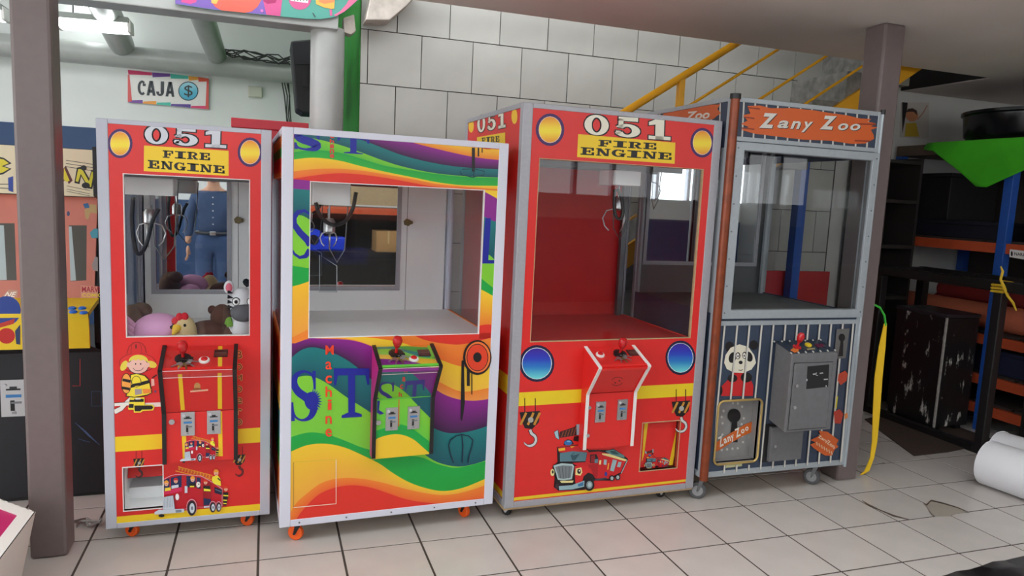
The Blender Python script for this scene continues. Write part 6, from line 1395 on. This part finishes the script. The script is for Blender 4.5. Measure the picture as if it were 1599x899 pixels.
bp = [(0, 0, .95), (0, 0, 1.15), (0, 0, 1.36), (0, .01, 1.46), (0, .03, 1.55), (0, .03, 1.66), (.17, 0, 1.36), (.28, .0, 1.15), tuple(ph+Vector((-.01, -.06, -.09))), (-.17, 0, 1.36), (-.24, -.01, 1.1), (-.25, .04, .86), (.09, 0, .9), (.1, .01, .5), (.1, -.02, .09), (-.09, 0, .9), (-.1, .01, .5), (-.1, -.02, .09)]
be = [(0, 1), (1, 2), (2, 3), (3, 4), (4, 5), (2, 6), (6, 7), (7, 8), (2, 9), (9, 10), (10, 11), (0, 12), (12, 13), (13, 14), (0, 15), (15, 16), (16, 17)]
br = [(.11, .08), (.12, .09), (.15, .1), .055, (.07, .08), (.07, .085), .06, .042, .03, .06, .042, .03, .06, .05, .036, .06, .05, .036]
skin('body', bp, be, br, SK, pe)
skin('shirt', [(0, 0, .90), (0, 0, 1.12), (0, 0, 1.34), (.17, 0, 1.36), (.28, 0, 1.15), tuple(ph+Vector((-.02, -.07, -.13))), (-.17, 0, 1.36), (-.24, -.01, 1.1), (-.25, .03, .92), (0, .005, 1.43)], [(0, 1), (1, 2), (2, 3), (3, 4), (4, 5), (2, 6), (6, 7), (7, 8), (2, 9)], [(.18, .13), (.165, .12), (.18, .125), .08, .056, .042, .075, .056, .042, (.075, .07)], SHIRT, pe)
skin('jeans', [(0, 0, 1.06), (0, 0, .93), (.09, 0, .82), (.1, .01, .48), (.1, -.02, .06), (-.09, 0, .82), (-.1, .01, .48), (-.1, -.02, .06)], [(0, 1), (1, 2), (2, 3), (3, 4), (1, 5), (5, 6), (6, 7)], [(.17, .125), (.18, .13), .11, .085, .07, .11, .085, .07], JEAN, pe)
mb = MB(); mb.smooth = True; mb.tube([(.172*math.cos(t), .128*math.sin(t), .985) for t in [2*math.pi*i/28 for i in range(28)]], .016, 8, closed=True); mb.obj('belt', BLACK, pe)
MB().box(-.03, .03, .135, .147, .965, 1.005).obj('belt_buckle', STEEL, pe, bev=.004)
mb = MB()
for z in (1.08, 1.15, 1.22, 1.29, 1.36): mb.cyl((0, .118, z), (0, .126, z), .006, n=10)
mb.obj('shirt_buttons', WHITEPL, pe)
for s in (-.1, .1): mb = MB(); mb.smooth = True; mb.ell((s, .05, .045), .05, .13, .05); mb.box(s-.045, s+.045, -.07, .16, 0, .025); mb.obj('shoe', BLACK, pe)
mb = MB(); mb.smooth = True; mb.ell((0, .015, 1.665), .088, .1, .085); mb.obj('hair', HAIR, pe)
mb = MB(); mb.smooth = True; mb.ell((-.03, .108, 1.6), .012, .008, .009); mb.ell((.03, .108, 1.6), .012, .008, .009); mb.obj('eyes', BLACK, pe)
mb = MB(); mb.smooth = True; mb.ell((0, .125, 1.565), .014, .02, .025); mb.ell((-.078, .02, 1.585), .012, .02, .03); mb.ell((.078, .02, 1.585), .012, .02, .03); mb.obj('nose_and_ears', SK, pe)
mb = MB(); mb.smooth = True; mb.ell((0, .112, 1.52), .026, .008, .008); mb.obj('mouth', mat('lip', C(150, 80, 76), .5), pe)
def hand(c, fx, fy, fz, curl, nm):
    c = Vector(c); fx = Vector(fx).normalized(); fy = Vector(fy).normalized(); fz = Vector(fz).normalized()
    mb = MB(); mb.smooth = True; R3 = Matrix((fx, fy, fz)).transposed(); mb.ell(c+fy*.045, .042, .05, .018, 14, 10, R3)
    for k, ln in enumerate((.07, .08, .075, .058)):
        p = c+fx*(-.032+k*.021)+fy*.085; pts = [p-fy*.02, p, p+fy*ln*.4-fz*curl*.01, p+fy*ln*.7-fz*curl*.03, p+fy*ln*.85-fz*curl*.05]; mb.tube(pts, [.01, .0095, .009, .008, .006], 8)
    p = c-fx*.035+fy*.03; mb.tube([p, p-fx*.025+fy*.02, p-fx*.035+fy*.045-fz*.01, p-fx*.034+fy*.065-fz*.015], [.012, .011, .01, .007], 8)
    return mb.obj(nm, SK, pe)
hand(ph+Vector((0, -.055, -.12)), (1, 0, 0), (0, .3, 1), (0, -1, .3), -.8, 'hand'); hand((-.25, .045, .84), (0, 1, 0), (0, 0, -1), (-1, 0, 0), -.5, 'hand')
e = empty('phone', ph+pe.location); tag(e, 'black phone held up by the person', 'phone'); MB().box(-.075, .075, -.004, .004, -.036, .036).obj('case', BLACK, e, bev=.003); MB().box(-.07, .07, -.0045, -.004, -.032, .032).obj('screen', mat('screen_glass', C(20, 24, 30), .1), e)
mb = MB(); mb.cyl((-.05, .004, .015), (-.05, .006, .015), .008, n=14); mb.obj('lens', BLACK, e)
